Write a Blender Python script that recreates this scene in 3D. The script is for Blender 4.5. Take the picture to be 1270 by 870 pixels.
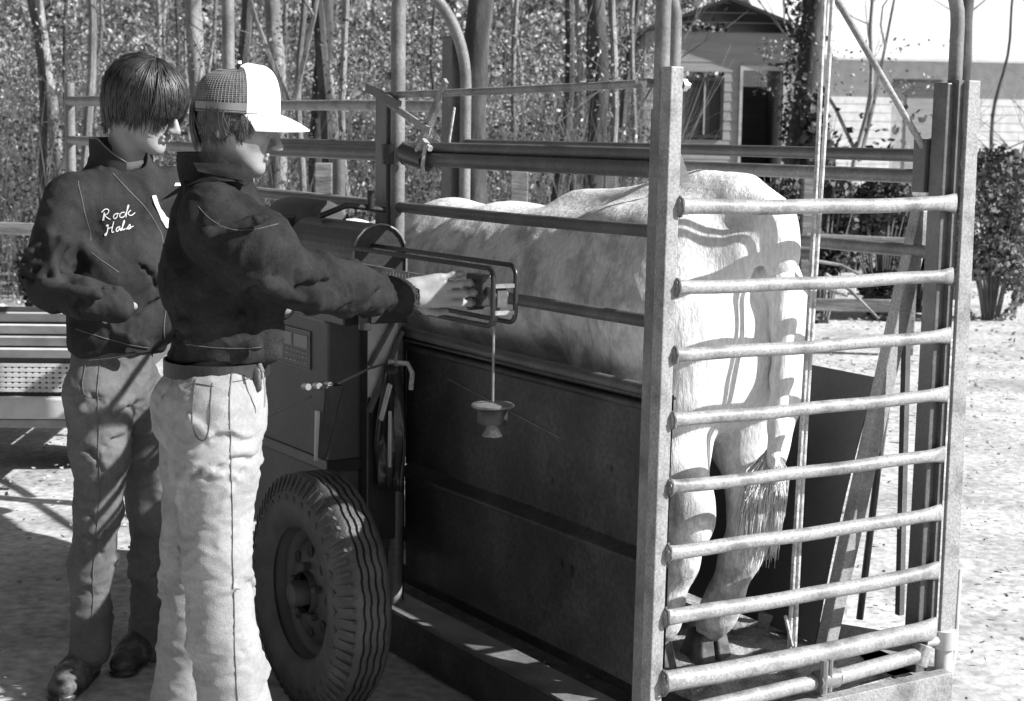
import bpy, bmesh, math, random
import numpy as np
from mathutils import Vector, Matrix, noise
from mathutils.bvhtree import BVHTree
R_ = math.radians
random.seed(7); rng = np.random.default_rng(7)
for o in list(bpy.data.objects): bpy.data.objects.remove(o)
S = bpy.context.scene
# ------------------------------------------------------------ camera
FPX, PITCH, ROLL, EYE = 2078.0, math.atan(270/2078.), 0.015, 1.6
Fv = np.array([0, math.cos(PITCH), -math.sin(PITCH)]); U0 = np.array([0, math.sin(PITCH), math.cos(PITCH)]); R0 = np.array([1., 0, 0])
Rv = R0*math.cos(ROLL)+U0*math.sin(ROLL); Uv = U0*math.cos(ROLL)-R0*math.sin(ROLL)
cd = bpy.data.cameras.new('camera'); cam = bpy.data.objects.new('camera', cd); S.collection.objects.link(cam)
cd.sensor_width = 36; cd.lens = FPX/1270*36; cd.clip_start = .05; cd.clip_end = 2000
cd.dof.use_dof = True; cd.dof.focus_distance = 4.3; cd.dof.aperture_fstop = 9
M = Matrix.Identity(4)
for i in range(3):
    M[i][0] = Rv[i]; M[i][1] = Uv[i]; M[i][2] = -Fv[i]
M[2][3] = EYE
cam.matrix_world = M
S.camera = cam
# ------------------------------------------------------------ light
EL = R_(34.2); SH = np.array([.966, -.259])            # horizontal direction towards the sun
w = bpy.data.worlds.new('World'); S.world = w; w.use_nodes = True
nt = w.node_tree; bg = nt.nodes['Background']
sky = nt.nodes.new('ShaderNodeTexSky'); sky.sky_type = 'NISHITA'; sky.sun_disc = False
sky.sun_elevation = EL; sky.sun_rotation = math.atan2(SH[0], SH[1])
sky.air_density = 1.0; sky.dust_density = 2.5
bw = nt.nodes.new('ShaderNodeRGBToBW')               # a black and white photograph: neutral sky
nt.links.new(sky.outputs[0], bw.inputs[0]); nt.links.new(bw.outputs[0], bg.inputs[0]); bg.inputs[1].default_value = .05
sl = bpy.data.lights.new('sun', 'SUN'); sl.energy = 5.0; sl.angle = R_(.5); sl.color = (1, 1, 1)
sun = bpy.data.objects.new('sun', sl); S.collection.objects.link(sun)
sd = Vector((SH[0]*math.cos(EL), SH[1]*math.cos(EL), math.sin(EL)))
sun.rotation_euler = sd.to_track_quat('Z', 'Y').to_euler(); sun.location = (3, -5, 8)
S.view_settings.view_transform = 'Standard'; S.view_settings.look = 'None'
S.view_settings.exposure = .85; S.view_settings.gamma = 1

# ------------------------------------------------------------ helpers
def W(px, py, Y):
    d = Fv + Rv*(px-635)/FPX - Uv*(py-435)/FPX
    return np.array([0, 0, EYE]) + d*Y/d[1]
MATS = {}
def mat(name, c, rough=.6, metal=0, c2=None, scale=6, lo=.4, hi=.6, bump=0, bscale=60, stretch=(1, 1, 1), spec=.5, detail=6, fine=0, coat=0):
    m = bpy.data.materials.new(name); m.use_nodes = True; n = m.node_tree; b = n.nodes['Principled BSDF']
    b.inputs['Roughness'].default_value = rough; b.inputs['Metallic'].default_value = metal
    b.inputs['Specular IOR Level'].default_value = spec
    if coat: b.inputs['Coat Weight'].default_value = coat; b.inputs['Coat Roughness'].default_value = .3
    tc = n.nodes.new('ShaderNodeTexCoord'); mp = n.nodes.new('ShaderNodeMapping'); mp.inputs['Scale'].default_value = stretch
    n.links.new(tc.outputs['Object'], mp.inputs[0])
    if c2 is None: b.inputs['Base Color'].default_value = (c, c, c, 1)
    else:
        t = n.nodes.new('ShaderNodeTexNoise'); t.inputs['Scale'].default_value = scale; t.inputs['Detail'].default_value = detail
        n.links.new(mp.outputs[0], t.inputs[0])
        r = n.nodes.new('ShaderNodeValToRGB'); r.color_ramp.elements[0].position = lo; r.color_ramp.elements[1].position = hi
        r.color_ramp.elements[0].color = (c, c, c, 1); r.color_ramp.elements[1].color = (c2, c2, c2, 1)
        n.links.new(t.outputs[0], r.inputs[0]); out = r.outputs[0]
        if fine:
            t3 = n.nodes.new('ShaderNodeTexNoise'); t3.inputs['Scale'].default_value = scale*14; t3.inputs['Detail'].default_value = 3
            n.links.new(mp.outputs[0], t3.inputs[0])
            mr = n.nodes.new('ShaderNodeMapRange'); mr.inputs[1].default_value = .3; mr.inputs[2].default_value = .7; mr.inputs[3].default_value = 1-fine; mr.inputs[4].default_value = 1+fine
            n.links.new(t3.outputs[0], mr.inputs[0])
            mx = n.nodes.new('ShaderNodeMix'); mx.data_type = 'RGBA'; mx.blend_type = 'MULTIPLY'; mx.inputs[0].default_value = 1
            n.links.new(out, mx.inputs[6]); n.links.new(mr.outputs[0], mx.inputs[7]); out = mx.outputs[2]
        n.links.new(out, b.inputs['Base Color'])
    if bump:
        t2 = n.nodes.new('ShaderNodeTexNoise'); t2.inputs['Scale'].default_value = bscale; t2.inputs['Detail'].default_value = 5
        n.links.new(mp.outputs[0], t2.inputs[0])
        bp = n.nodes.new('ShaderNodeBump'); bp.inputs['Strength'].default_value = bump; bp.inputs['Distance'].default_value = .01
        n.links.new(t2.outputs[0], bp.inputs['Height']); n.links.new(bp.outputs[0], b.inputs['Normal'])
    MATS[name] = m; return m
gate_m = mat('worn_light_pipe', .28, .5, 0, .11, 11, .48, .72, .25, 50, fine=.3)
pipe_m = mat('worn_grey_pipe', .20, .42, 0, .10, 7, .4, .7, .15, 60, fine=.2)
dpipe_m = mat('dark_shaded_pipe', .085, .4, 0, .13, 9, .45, .7, .15, 60, fine=.2)  # dark parts; on the near side rails this tone paints their shade
panel_m = mat('dark_sheet_steel', .028, .5, 0, .075, 5, .42, .78, .25, 18, fine=.4)
box_m = mat('painted_steel_housing', .065, .5, 0, .09, 4, .4, .7, .1, 40, fine=.1)
black_m = mat('black_steel', .022, .35, 0, .04, 9, .4, .7, .15, 60)
rubber_m = mat('tyre_rubber', .05, .55, 0, .09, 14, .35, .7, .3, 120)
rim_m = mat('dusty_rim', .05, .55, 0, .08, 10, .4, .7, .1, 40)
chrome_m = mat('bare_metal', .55, .3, .8)
lightm = mat('light_metal', .6, .45, 0, .45, 12, .4, .7, .1, 40)
dirt_m = mat('platform_dirt', .34, .95, 0, .12, 14, .42, .62, .9, 45, fine=.4)
skin_m = mat('skin', .27, .55, 0, .31, 30, .4, .6, .06, 300, spec=.35)
skin2_m = mat('capped_person_skin', .25, .55, 0, .30, 30, .4, .6, .06, 300, spec=.35)  # even skin tone of the person in the cap
hair_m = mat('dark_hair', .015, .42, 0, .04, 40, .4, .6, spec=.5)
hairb_m = mat('dark_hair_under_cap', .03, .4, 0, .07, 40, .4, .6, spec=.5)
jacket_m = mat('dark_denim_jacket', .022, .9, 0, .036, 10, .35, .65, .35, 350, fine=.15, spec=.12)
jacket2_m = mat('dark_work_jacket', .014, .9, 0, .030, 9, .35, .65, .35, 350, fine=.2, spec=.12)
jacktrim_m = mat('jacket_trim', .09, .85, 0, .13, 20, .4, .6, .2, 200)
jeans_m = mat('faded_jeans', .095, .9, 0, .15, 7, .35, .65, .35, 380, fine=.12, spec=.15)
jeansb_m = mat('pale_jeans', .25, .9, 0, .34, 8, .35, .65, .3, 380, fine=.1, spec=.15)
seam_m = mat('jeans_seam', .34, .9)
seamd_m = mat('jeans_seam_dark', .10, .9)
white_m = mat('white_cotton', .8, .8, 0, .72, 20, .4, .6, .1, 100)
cap_m = mat('white_foam_cap', .82, .85, 0, .76, 20, .4, .6, .1, 160)
bill_m = mat('cap_bill', .66, .8, 0, .6, 30, .4, .6, .15, 200)
thread_m = mat('white_embroidery', .62, .8)
leather_m = mat('dark_leather', .03, .4, 0, .05, 30, .4, .6, .2, 120)
shoe_m = mat('dark_shoe', .05, .7, 0, .12, 30, .45, .6, .2, 90)
hoof_m = mat('hoof', .05, .6, 0, .12, 30, .4, .6, .2, 80)
bark_m = mat('grey_bark', .10, .95, 0, .22, 7, .4, .65, 1.0, 22, (1, 1, .25), fine=.35)
barkd_m = mat('dark_bark', .035, .95, 0, .1, 8, .42, .7, 1.0, 20, (1, 1, .25), fine=.35)
barkp_m = mat('pale_bark', .15, .9, 0, .32, 6, .4, .65, .5, 20, (1, 1, .4), fine=.3)
twig_m = mat('twig', .10, .9, 0, .26, 3, .4, .6)
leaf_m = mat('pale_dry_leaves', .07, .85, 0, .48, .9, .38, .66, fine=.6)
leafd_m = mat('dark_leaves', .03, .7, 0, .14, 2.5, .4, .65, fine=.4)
litter_m = mat('leaf_litter', .22, .95, 0, .55, 5, .4, .6, fine=.4)
ground_m = mat('dry_dirt', .50, .95, 0, .27, 1.7, .42, .72, 1.0, 16, fine=.3)
side_m = mat('grey_siding', .24, .8, 0, .29, 4, .4, .6, .1, 40, (.3, .3, 3))
sidel_m = mat('white_siding', .62, .7, 0, .52, 5, .4, .6, .1, 40)
roof_m = mat('metal_roof', .6, .6, 0, .55, 3, .4, .6)
trim_m = mat('dark_trim', .02, .5)
trimw_m = mat('light_trim', .3, .6, 0, .4, 9)
wood_m = mat('weathered_fence_wood', .12, .9, 0, .26, 6, .4, .65, .7, 30, (.4, .4, 3), fine=.3)
rope_m = mat('pale_rope', .55, .9, 0, .35, 60, .45, .6, .5, 260)
dark_m = mat('dark_interior', .012, .6)
g_ = mat('window_glass', .03, .08, 0, spec=.8)
# steer coat: mottled white, near flank's shade painted in as grey, dirty legs
def coat():
    m = bpy.data.materials.new('steer_coat'); m.use_nodes = True; n = m.node_tree; b = n.nodes['Principled BSDF']; b.inputs['Roughness'].default_value = .8
    b.inputs['Specular IOR Level'].default_value = .25
    tc = n.nodes.new('ShaderNodeTexCoord')
    def nz(s, d, mp=None):
        t = n.nodes.new('ShaderNodeTexNoise'); t.inputs['Scale'].default_value = s; t.inputs['Detail'].default_value = d; t.inputs['Roughness'].default_value = .65
        n.links.new((mp or tc).outputs[0 if mp else 'Object'], t.inputs[0]); return t
    def ramp(src, a, ca, b_, cb):
        r = n.nodes.new('ShaderNodeValToRGB'); r.color_ramp.elements[0].position = a; r.color_ramp.elements[1].position = b_
        r.color_ramp.elements[0].color = (ca,)*3+(1,); r.color_ramp.elements[1].color = (cb,)*3+(1,); n.links.new(src, r.inputs[0]); return r
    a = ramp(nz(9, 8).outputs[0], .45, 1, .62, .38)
    at = n.nodes.new('ShaderNodeAttribute'); at.attribute_name = 'shade_dirt'
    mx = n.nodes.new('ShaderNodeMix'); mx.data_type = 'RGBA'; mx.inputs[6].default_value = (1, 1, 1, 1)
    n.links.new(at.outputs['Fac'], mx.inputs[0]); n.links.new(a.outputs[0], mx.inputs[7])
    mp = n.nodes.new('ShaderNodeMapping'); mp.inputs['Scale'].default_value = (1, 1, .3); n.links.new(tc.outputs['Object'], mp.inputs[0])
    h = ramp(nz(130, 3, mp).outputs[0], .35, .62, .65, .8)
    m2 = n.nodes.new('ShaderNodeMix'); m2.data_type = 'RGBA'; m2.blend_type = 'MULTIPLY'; m2.inputs[0].default_value = 1
    n.links.new(mx.outputs[2], m2.inputs[6]); n.links.new(h.outputs[0], m2.inputs[7]); n.links.new(m2.outputs[2], b.inputs['Base Color'])
    bp = n.nodes.new('ShaderNodeBump'); bp.inputs['Strength'].default_value = .5; bp.inputs['Distance'].default_value = .012
    n.links.new(nz(55, 6, mp).outputs[0], bp.inputs['Height']); n.links.new(bp.outputs[0], b.inputs['Normal'])
    return m
coat_m = coat()

COL = S.collection
PM = {}
def thing(name, label, cat, loc=(0, 0, 0), rz=0, group=None):
    o = bpy.data.objects.new(name, None); COL.objects.link(o); o.location = loc; o.rotation_euler = (0, 0, rz); o.empty_display_size = .1
    o['label'] = label; o['category'] = cat
    if group: o['group'] = group
    PM[o.name] = Matrix.Translation(Vector(loc)) @ Matrix.Rotation(rz, 4, 'Z')
    return o
def tag(o, label=None, cat=None, group=None, kind=None):
    for k, v in (('label', label), ('category', cat), ('group', group), ('kind', kind)):
        if v: o[k] = v
    return o
def top_of(p):
    while p.parent: p = p.parent
    return p
def mk(name, V, Fc, m, parent=None, smooth=True, world=False):
    V = np.asarray(V, float)
    if world and parent is not None:
        mi = np.array(PM[top_of(parent).name].inverted()); V = V @ mi[:3, :3].T + mi[:3, 3]
    me = bpy.data.meshes.new(name)
    if isinstance(Fc, np.ndarray) and Fc.ndim == 2:
        nf, k = Fc.shape
        me.vertices.add(len(V)); me.vertices.foreach_set('co', V.astype(np.float32).ravel())
        me.loops.add(nf*k); me.loops.foreach_set('vertex_index', Fc.astype(np.int32).ravel())
        me.polygons.add(nf); me.polygons.foreach_set('loop_start', np.arange(0, nf*k, k, dtype=np.int32)); me.polygons.foreach_set('loop_total', np.full(nf, k, np.int32))
        me.update(calc_edges=True); me.validate()
    else:
        me.from_pydata([tuple(v) for v in V], [], [tuple(int(i) for i in f) for f in Fc]); me.update()
    if smooth: me.polygons.foreach_set('use_smooth', [True]*len(me.polygons))
    me.materials.append(m)
    if smooth and len(V) < 9000: me.set_sharp_from_angle(angle=R_(42))
    o = bpy.data.objects.new(name, me); COL.objects.link(o)
    if parent is not None: o.parent = parent
    return o
def link(name, me, parent, loc=(0, 0, 0), rot=(0, 0, 0), sc=(1, 1, 1)):
    o = bpy.data.objects.new(name, me); COL.objects.link(o); o.parent = parent; o.location = loc; o.rotation_euler = rot; o.scale = sc; return o
class MB:
    def __init__(s): s.v = []; s.f = []
    def add(s, V, Fc):
        n = len(s.v); s.v += [tuple(v) for v in V]; s.f += [tuple(int(i)+n for i in f) for f in Fc]; return s
    def box(s, a, b, rz=0, c=None):
        x0, y0, z0 = a; x1, y1, z1 = b
        return s.add([(x0, y0, z0), (x1, y0, z0), (x1, y1, z0), (x0, y1, z0), (x0, y0, z1), (x1, y0, z1), (x1, y1, z1), (x0, y1, z1)],
                     [(0, 3, 2, 1), (4, 5, 6, 7), (0, 1, 5, 4), (1, 2, 6, 5), (2, 3, 7, 6), (3, 0, 4, 7)])
    def hexa(s, p): return s.add(p, [(0, 3, 2, 1), (4, 5, 6, 7), (0, 1, 5, 4), (1, 2, 6, 5), (2, 3, 7, 6), (3, 0, 4, 7)])
    def bar(s, a, b, w, t, up=(0, 0, 1)):      # flat bar a->b, width w along up-ish, thickness t
        a = np.array(a, float); b = np.array(b, float); d = b-a; d /= np.linalg.norm(d); up = np.array(up, float)
        x = np.cross(d, up); x /= np.linalg.norm(x); z = np.cross(x, d)
        P = []
        for c in (a, b):
            for i, j in ((-1, -1), (1, -1), (1, 1), (-1, 1)): P.append(c+x*t/2*i+z*w/2*j)
        return s.hexa(P)
    def tube(s, pts, r, seg=12, flat=None):
        V, Fc = tube(pts, r, seg, flat); return s.add(V, Fc)
    def build(s, name, m, parent=None, smooth=False, world=False, bevel=0):
        o = mk(name, s.v, s.f, m, parent, smooth, world)
        if bevel:
            bm = bmesh.new(); bm.from_mesh(o.data); bmesh.ops.bevel(bm, geom=bm.edges[:], offset=bevel, segments=2, affect='EDGES', profile=.5); bm.to_mesh(o.data); bm.free()
        return o
def tube(pts, r, seg=12, flat=None):
    P = np.asarray(pts, float); n = len(P); r = np.broadcast_to(np.asarray(r, float), (n,))
    T = np.gradient(P, axis=0); T /= np.linalg.norm(T, axis=1)[:, None]+1e-12
    ref = np.array([0, 0, 1.]) if abs(T[0][2]) < .9 else np.array([1., 0, 0])
    x = np.cross(T[0], ref); x /= np.linalg.norm(x); V = []
    for i in range(n):
        x = x - T[i]*(x@T[i]); x /= np.linalg.norm(x); y = np.cross(T[i], x)
        fx, fy = (1, 1) if flat is None else flat[i]
        for k in range(seg):
            a = 2*math.pi*k/seg; V.append(P[i]+x*math.cos(a)*r[i]*fx+y*math.sin(a)*r[i]*fy)
    Fc = [(i*seg+k, i*seg+(k+1) % seg, (i+1)*seg+(k+1) % seg, (i+1)*seg+k) for i in range(n-1) for k in range(seg)]
    Fc.append(tuple(range(seg-1, -1, -1))); Fc.append(tuple((n-1)*seg+k for k in range(seg)))
    return V, Fc
def arc(c, r, a0, a1, ax, ay, n=8):
    c = np.array(c, float); return [c+np.array(ax)*r*math.cos(a0+(a1-a0)*i/n)+np.array(ay)*r*math.sin(a0+(a1-a0)*i/n) for i in range(n+1)]
def lathe(prof, seg=32, axis='z'):
    V = []; n = len(prof)
    for r, h in prof:
        for k in range(seg):
            a = 2*math.pi*k/seg; p = (r*math.cos(a), r*math.sin(a), h)
            V.append(p if axis == 'z' else (p[2], p[0], p[1]))
    Fc = [(i*seg+k, i*seg+(k+1) % seg, (i+1)*seg+(k+1) % seg, (i+1)*seg+k) for i in range(n-1) for k in range(seg)]
    Fc.append(tuple(range(seg-1, -1, -1))); Fc.append(tuple((n-1)*seg+k for k in range(seg)))
    return V, Fc
# ---- signed distance modelling with surface nets, for bodies and cloth
class SDF:
    def __init__(s): s.p = []
    def cone(s, a, b, ra, rb, k=.03, sq=None, sub=False):
        a = np.array(a, float); b = np.array(b, float)
        def f(P):
            ab = b-a; q = P-a; t = np.clip((q@ab)/(ab@ab+1e-12), 0, 1); q = q-t[..., None]*ab
            if sq is not None:
                ax = np.array(sq[0], float); ax = ax/np.linalg.norm(ax); c = q@ax; q = q+(c*(1/sq[1]-1))[..., None]*ax
            return np.sqrt((q*q).sum(-1))-(ra+(rb-ra)*t)
        m = max(ra, rb)*(max(1, sq[1]) if sq else 1)
        s.p.append((f, np.minimum(a, b)-m, np.maximum(a, b)+m, k, sub)); return s
    def chain(s, pts, rs, k=.03, sq=None):
        for i in range(len(pts)-1): s.cone(pts[i], pts[i+1], rs[i], rs[i+1], k, sq)
        return s
    def ell(s, c, r, k=.03, rot=None, sub=False):
        c = np.array(c, float); r = np.broadcast_to(np.array(r, float), (3,))
        def f(P):
            q = P-c
            if rot is not None: q = q@rot
            k0 = np.sqrt(((q/r)**2).sum(-1)); k1 = np.sqrt(((q/(r*r))**2).sum(-1))+1e-9
            return k0*(k0-1)/k1
        m = r.max(); s.p.append((f, c-m, c+m, k, sub)); return s
    def cut(s, f, k=.005):   # keep where f(P)<0
        s.p.append((f, None, None, k, 'cut')); return s
    def mesh(s, h, smooth=0):
        lo = np.min([p[1] for p in s.p if p[1] is not None and not p[4]], 0)-3*h; hi = np.max([p[2] for p in s.p if p[1] is not None and not p[4]], 0)+3*h
        n = np.ceil((hi-lo)/h).astype(int)+1; D = np.full(tuple(n), .15, np.float32)
        ax = [lo[i]+h*np.arange(n[i]) for i in range(3)]
        for f, a, b, k, sub in s.p:
            if a is None: sl = (slice(None),)*3
            else:
                i0 = np.clip(np.floor((a-k-.03-lo)/h).astype(int), 0, n); i1 = np.clip(np.ceil((b+k+.03-lo)/h).astype(int)+1, 0, n)
                sl = tuple(slice(i0[i], i1[i]) for i in range(3))
            G = np.stack(np.meshgrid(*[ax[i][sl[i]] for i in range(3)], indexing='ij'), -1)
            if G.size == 0: continue
            d = f(G).astype(np.float32); C = D[sl]
            if sub:
                if sub != 'cut': d = -d
                hh = np.clip(.5-.5*(C-d)/k, 0, 1); D[sl] = C*(1-hh)+d*hh+k*hh*(1-hh)
            else:
                hh = np.clip(.5+.5*(C-d)/k, 0, 1); D[sl] = C*(1-hh)+d*hh-k*hh*(1-hh)
        return nets(D, lo, h, smooth)
def nets(D, lo, h, smooth=0):
    s = D < 0; n = D.shape
    cs = np.zeros(tuple(k-1 for k in n), np.int8)
    offs = [(i, j, k) for i in (0, 1) for j in (0, 1) for k in (0, 1)]
    for o in offs: cs += s[o[0]:n[0]-1+o[0], o[1]:n[1]-1+o[1], o[2]:n[2]-1+o[2]]
    act = np.argwhere((cs > 0) & (cs < 8)); idx = -np.ones(cs.shape, np.int64); idx[tuple(act.T)] = np.arange(len(act))
    acc = np.zeros((len(act), 3)); cnt = np.zeros(len(act))
    for a in offs:
        for ax in range(3):
            if a[ax]: continue
            b = list(a); b[ax] = 1
            A = D[tuple((act+np.array(a)).T)]; B = D[tuple((act+np.array(b)).T)]
            m = (A < 0) != (B < 0); t = np.where(m, A/(A-B+1e-20), 0)
            p = np.tile(np.array(a, float), (len(act), 1)); p[:, ax] = t
            acc[m] += p[m]; cnt[m] += 1
    V = (act+acc/cnt[:, None])*h+lo
    Fs = []
    for ax in range(3):
        b, c = [(1, 2), (2, 0), (0, 1)][ax]
        sa = [slice(None)]*3; sb = [slice(None)]*3; sa[ax] = slice(0, -1); sb[ax] = slice(1, None)
        x = np.argwhere(s[tuple(sa)] != s[tuple(sb)]); x = x[(x[:, b] > 0) & (x[:, c] > 0) & (x[:, b] < n[b]-1) & (x[:, c] < n[c]-1)]
        if not len(x): continue
        ins = s[tuple(x.T)]
        def g(db, dc):
            y = x.copy(); y[:, b] += db; y[:, c] += dc; return idx[tuple(y.T)]
        q = np.stack([g(-1, -1), g(0, -1), g(0, 0), g(-1, 0)], 1); q[~ins] = q[~ins][:, ::-1]; Fs.append(q)
    Fc = np.concatenate(Fs); Fc = Fc[(Fc >= 0).all(1)]
    for _ in range(smooth):
        a = np.zeros_like(V); cn = np.zeros(len(V))
        for i in range(4):
            j = (i+1) % 4
            np.add.at(a, Fc[:, i], V[Fc[:, j]]); np.add.at(cn, Fc[:, i], 1); np.add.at(a, Fc[:, j], V[Fc[:, i]]); np.add.at(cn, Fc[:, j], 1)
        V = V*.4+(a/np.maximum(cn, 1)[:, None])*.6
    return V, Fc
def normals(V, Fc):
    nf = np.cross(V[Fc[:, 2]]-V[Fc[:, 0]], V[Fc[:, 3]]-V[Fc[:, 1]]); N = np.zeros_like(V)
    for i in range(4): np.add.at(N, Fc[:, i], nf)
    return N/(np.linalg.norm(N, axis=1)[:, None]+1e-12)
def wrinkle(V, Fc, amp, sc, stretch=(1, 1, 1), seed=0, ridge=True):
    N = normals(V, Fc); st = np.array(stretch)*sc; d = np.empty(len(V))
    for i, p in enumerate(V*st+seed*7.3):
        q = Vector(p); a = noise.noise(q+Vector((noise.noise(q*.6), 0, noise.noise(q*.6+Vector((9, 9, 9)))))*.9)
        d[i] = (1-abs(a)*3.2) if ridge else a
    return V+N*(d*amp)[:, None]
def bvh(V, Fc): return BVHTree.FromPolygons([tuple(v) for v in V], [tuple(f) for f in Fc])
def drape(bv, p, d, off):
    h = bv.ray_cast(Vector(p), Vector(d))
    if h[0] is None: return None
    n = h[1]
    if n.dot(Vector(d)) > 0: n = -n
    return np.array(h[0]+n*off)

# ------------------------------------------------------------ ground (structure)
def ground():
    N = 190
    xs = np.sign(np.linspace(-1, 1, N))*np.abs(np.linspace(-1, 1, N))**2.6*400
    ys = np.concatenate([-(np.linspace(1, .08, 25)**2)*60, np.linspace(0, 1, 200)**2.4*600])
    X, Y = np.meshgrid(xs, ys, indexing='ij'); Z = np.zeros_like(X)
    for i in range(X.shape[0]):
        for j in range(X.shape[1]):
            x, y = X[i, j], Y[i, j]
            if abs(x) < 60 and -5 < y < 90:
                Z[i, j] = .026*noise.noise(Vector((x*1.3, y*1.3, 0)))+.012*noise.noise(Vector((x*5, y*5, 3)))-.008
                if y > 16: Z[i, j] += .25*noise.noise(Vector((x*.12, y*.12, 5)))*min(1, (y-16)/10)
    V = np.stack([X, Y, Z], -1).reshape(-1, 3); m = len(ys)
    i, j = np.meshgrid(np.arange(N-1), np.arange(m-1), indexing='ij'); a = (i*m+j).ravel()
    return V, np.stack([a, a+m, a+m+1, a+1], 1)
V, Fc = ground(); go = mk('ground', V, Fc, ground_m); go['kind'] = 'structure'
def scatter(name, m, pts, size, kind='stuff', flat=False, parent=None, seed=1, asp=.6):
    """leaf sized quads, bent along the midrib"""
    r = np.random.default_rng(seed); n = len(pts); pts = np.asarray(pts, float)
    a = r.normal(size=(n, 3)); 
    if flat: a[:, 2] *= .25
    a /= np.linalg.norm(a, axis=1)[:, None]; b = r.normal(size=(n, 3))
    if flat: b[:, 2] *= .35
    b -= a*(a*b).sum(1)[:, None]; b /= np.linalg.norm(b, axis=1)[:, None]
    s = (np.broadcast_to(size, (n,))*r.uniform(.6, 1.4, n))[:, None]
    V = np.stack([pts-a*s, pts+b*s*asp, pts+a*s, pts-b*s*asp], 1).reshape(-1, 3)
    Fc = np.arange(4*n).reshape(n, 4); o = mk(name, V, Fc, m, parent, smooth=False)
    if kind: o['kind'] = kind
    return o
n = 26000
x = rng.uniform(-16, 16, n); y = 8.5+26*rng.random(n)**1.3; keep = (rng.random(n) < np.clip((y-7.5)/5, .05, 1))
P = np.stack([x, y, np.full(n, .015)+.03*rng.random(n)], 1)[keep]
lit = scatter('leaf_litter', litter_m, P, .024, flat=True); tag(lit, 'pale dry fallen leaves scattered over the dirt behind the cattle scale', 'leaf litter')
n = 7000
P = np.stack([rng.uniform(-3.2, 4.5, n), 3.2+9*rng.random(n)**.8, np.full(n, .010)+.01*rng.random(n)], 1)
l2 = scatter('ground_debris', litter_m, P, .010, flat=True, seed=3); tag(l2, 'bits of straw and leaf crumbs trodden into the near dirt', 'debris')

# ------------------------------------------------------------ the cattle scale (local frame: x across the gate, y towards the head end, z up)
P1 = (0.37267, 3.9, 0); RZ = math.atan2(.5281, .8492)
T = thing('livestock_scale', 'portable cattle scale trailer with pipe cage and dark steel side panels holding the white steer', 'livestock scale', P1, RZ)
def CG(u, v, z):
    c, s_ = math.cos(RZ), math.sin(RZ); return np.array([P1[0]+u*c-v*s_, P1[1]+u*s_+v*c, z])
def pipe(name, pts, r, m, par=T, seg=14, flat=None): return mk(name, *tube(pts, r, seg, flat), m, par)
# near rear corner post, leaning a little, with recessed channel on its side face
def lean_box(mb, u0, u1, v0, v1, z0, z1, k=.0167):
    f = lambda z: (z-1.757)*k
    mb.hexa([(u0+f(z0), v0, z0), (u1+f(z0), v0, z0), (u1+f(z0), v1, z0), (u0+f(z0), v1, z0), (u0+f(z1), v0, z1), (u1+f(z1), v0, z1), (u1+f(z1), v1, z1), (u0+f(z1), v1, z1)])
b = MB(); lean_box(b, -.020, .016, 0, .040, .04, 1.757, .0095); cp = b.build('corner_post', gate_m, T, bevel=.003)
b = MB(); lean_box(b, -.016, .012, .0405, .080, .04, 1.66, .0095); b.build('channel_flange', pipe_m, cp, bevel=.002)
b = MB(); b.bar((.045, .02, 1.54), (.12, .02, 1.46), .1, .006, (0, 1, 0)); 
g = MB(); g.add([(.016, .03, 1.49), (.016, .03, 1.60), (.07, .03, 1.49), (.016, .038, 1.49), (.016, .038, 1.60), (.07, .038, 1.49)], [(0, 1, 2), (5, 4, 3), (0, 3, 4, 1), (1, 4, 5, 2), (2, 5, 3, 0)]); g.build('gusset', pipe_m, T)
# rear gate
gate = bpy.data.objects.new('rear_gate', None); COL.objects.link(gate); gate.parent = T
heights = [1.4355, 1.2465, 1.088, .932, .771, .611, .452, .291]
for i, z in enumerate(heights):
    r = [.0185, .0165, .0165, .0165, .0165, .0175, .019, .0255][i]; u0 = .016+(z-1.757)*.0095; u1 = .918
    us = np.concatenate([[u0-.004, u0+.03], np.linspace(u0+.06, u1-.07, 14), [u1-.035, u1]]); pts = []
    for k_, u in enumerate(us): pts.append((u, .0+.0015*math.sin(u*9+i), z-.004*math.sin(math.pi*(u-u0)/(u1-u0))+.0012*math.sin(u*17+i*2)))
    fl = [(1, 1)]*len(us); fl[0] = (.7, 1.15); fl[-2] = (.95, 1.12); fl[-1] = (.35, 1.38)
    # frame x is horizontal across the pipe, y vertical
    pipe('gate_bar', pts, r, gate_m, gate, 16, fl)
for i, z in enumerate(heights):
    r = [.0185, .0165, .0165, .0165, .0165, .0175, .019, .0255][i]*1.13; u0 = .0175+(z-1.757)*.0095; b = MB(); P = []
    for a in range(17): q = a/16*2*math.pi; P.append((u0+.0015*math.sin(a*2.3+i), math.cos(q)*r*.8, z+math.sin(q)*r*1.1))
    b.tube(P, [.0032+.0012*math.sin(a*3.7+i) for a in range(17)], 6); b.build('weld', pipe_m, gate, True)
b = MB(); b.hexa([(.926, -.012, .28), (.986, -.012, .28), (.986, .0, .28), (.926, 0, .28), (.932, -.012, 1.752), (.974, -.012, 1.752), (.974, 0, 1.752), (.932, 0, 1.752)])
b.build('gate_stile', gate_m, gate, bevel=.002)
b = MB(); b.hexa([(.905, .004, .28), (.925, .004, .28), (.925, .045, .28), (.905, .045, .28), (.912, .004, 1.752), (.93, .004, 1.752), (.93, .045, 1.752), (.912, .045, 1.752)]); b.build('gate_stile', dpipe_m, gate)
b = MB(); b.tube([(.955, 0, .235), (.955, 0, .285)], .036, 20); b.tube([(.955, 0, .10), (.955, 0, .235)], .024, 16); b.tube([(.89, .01, .26), (.93, .0, .26)], .018, 12); b.build('gate_hinge', lightm, gate, True)
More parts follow.
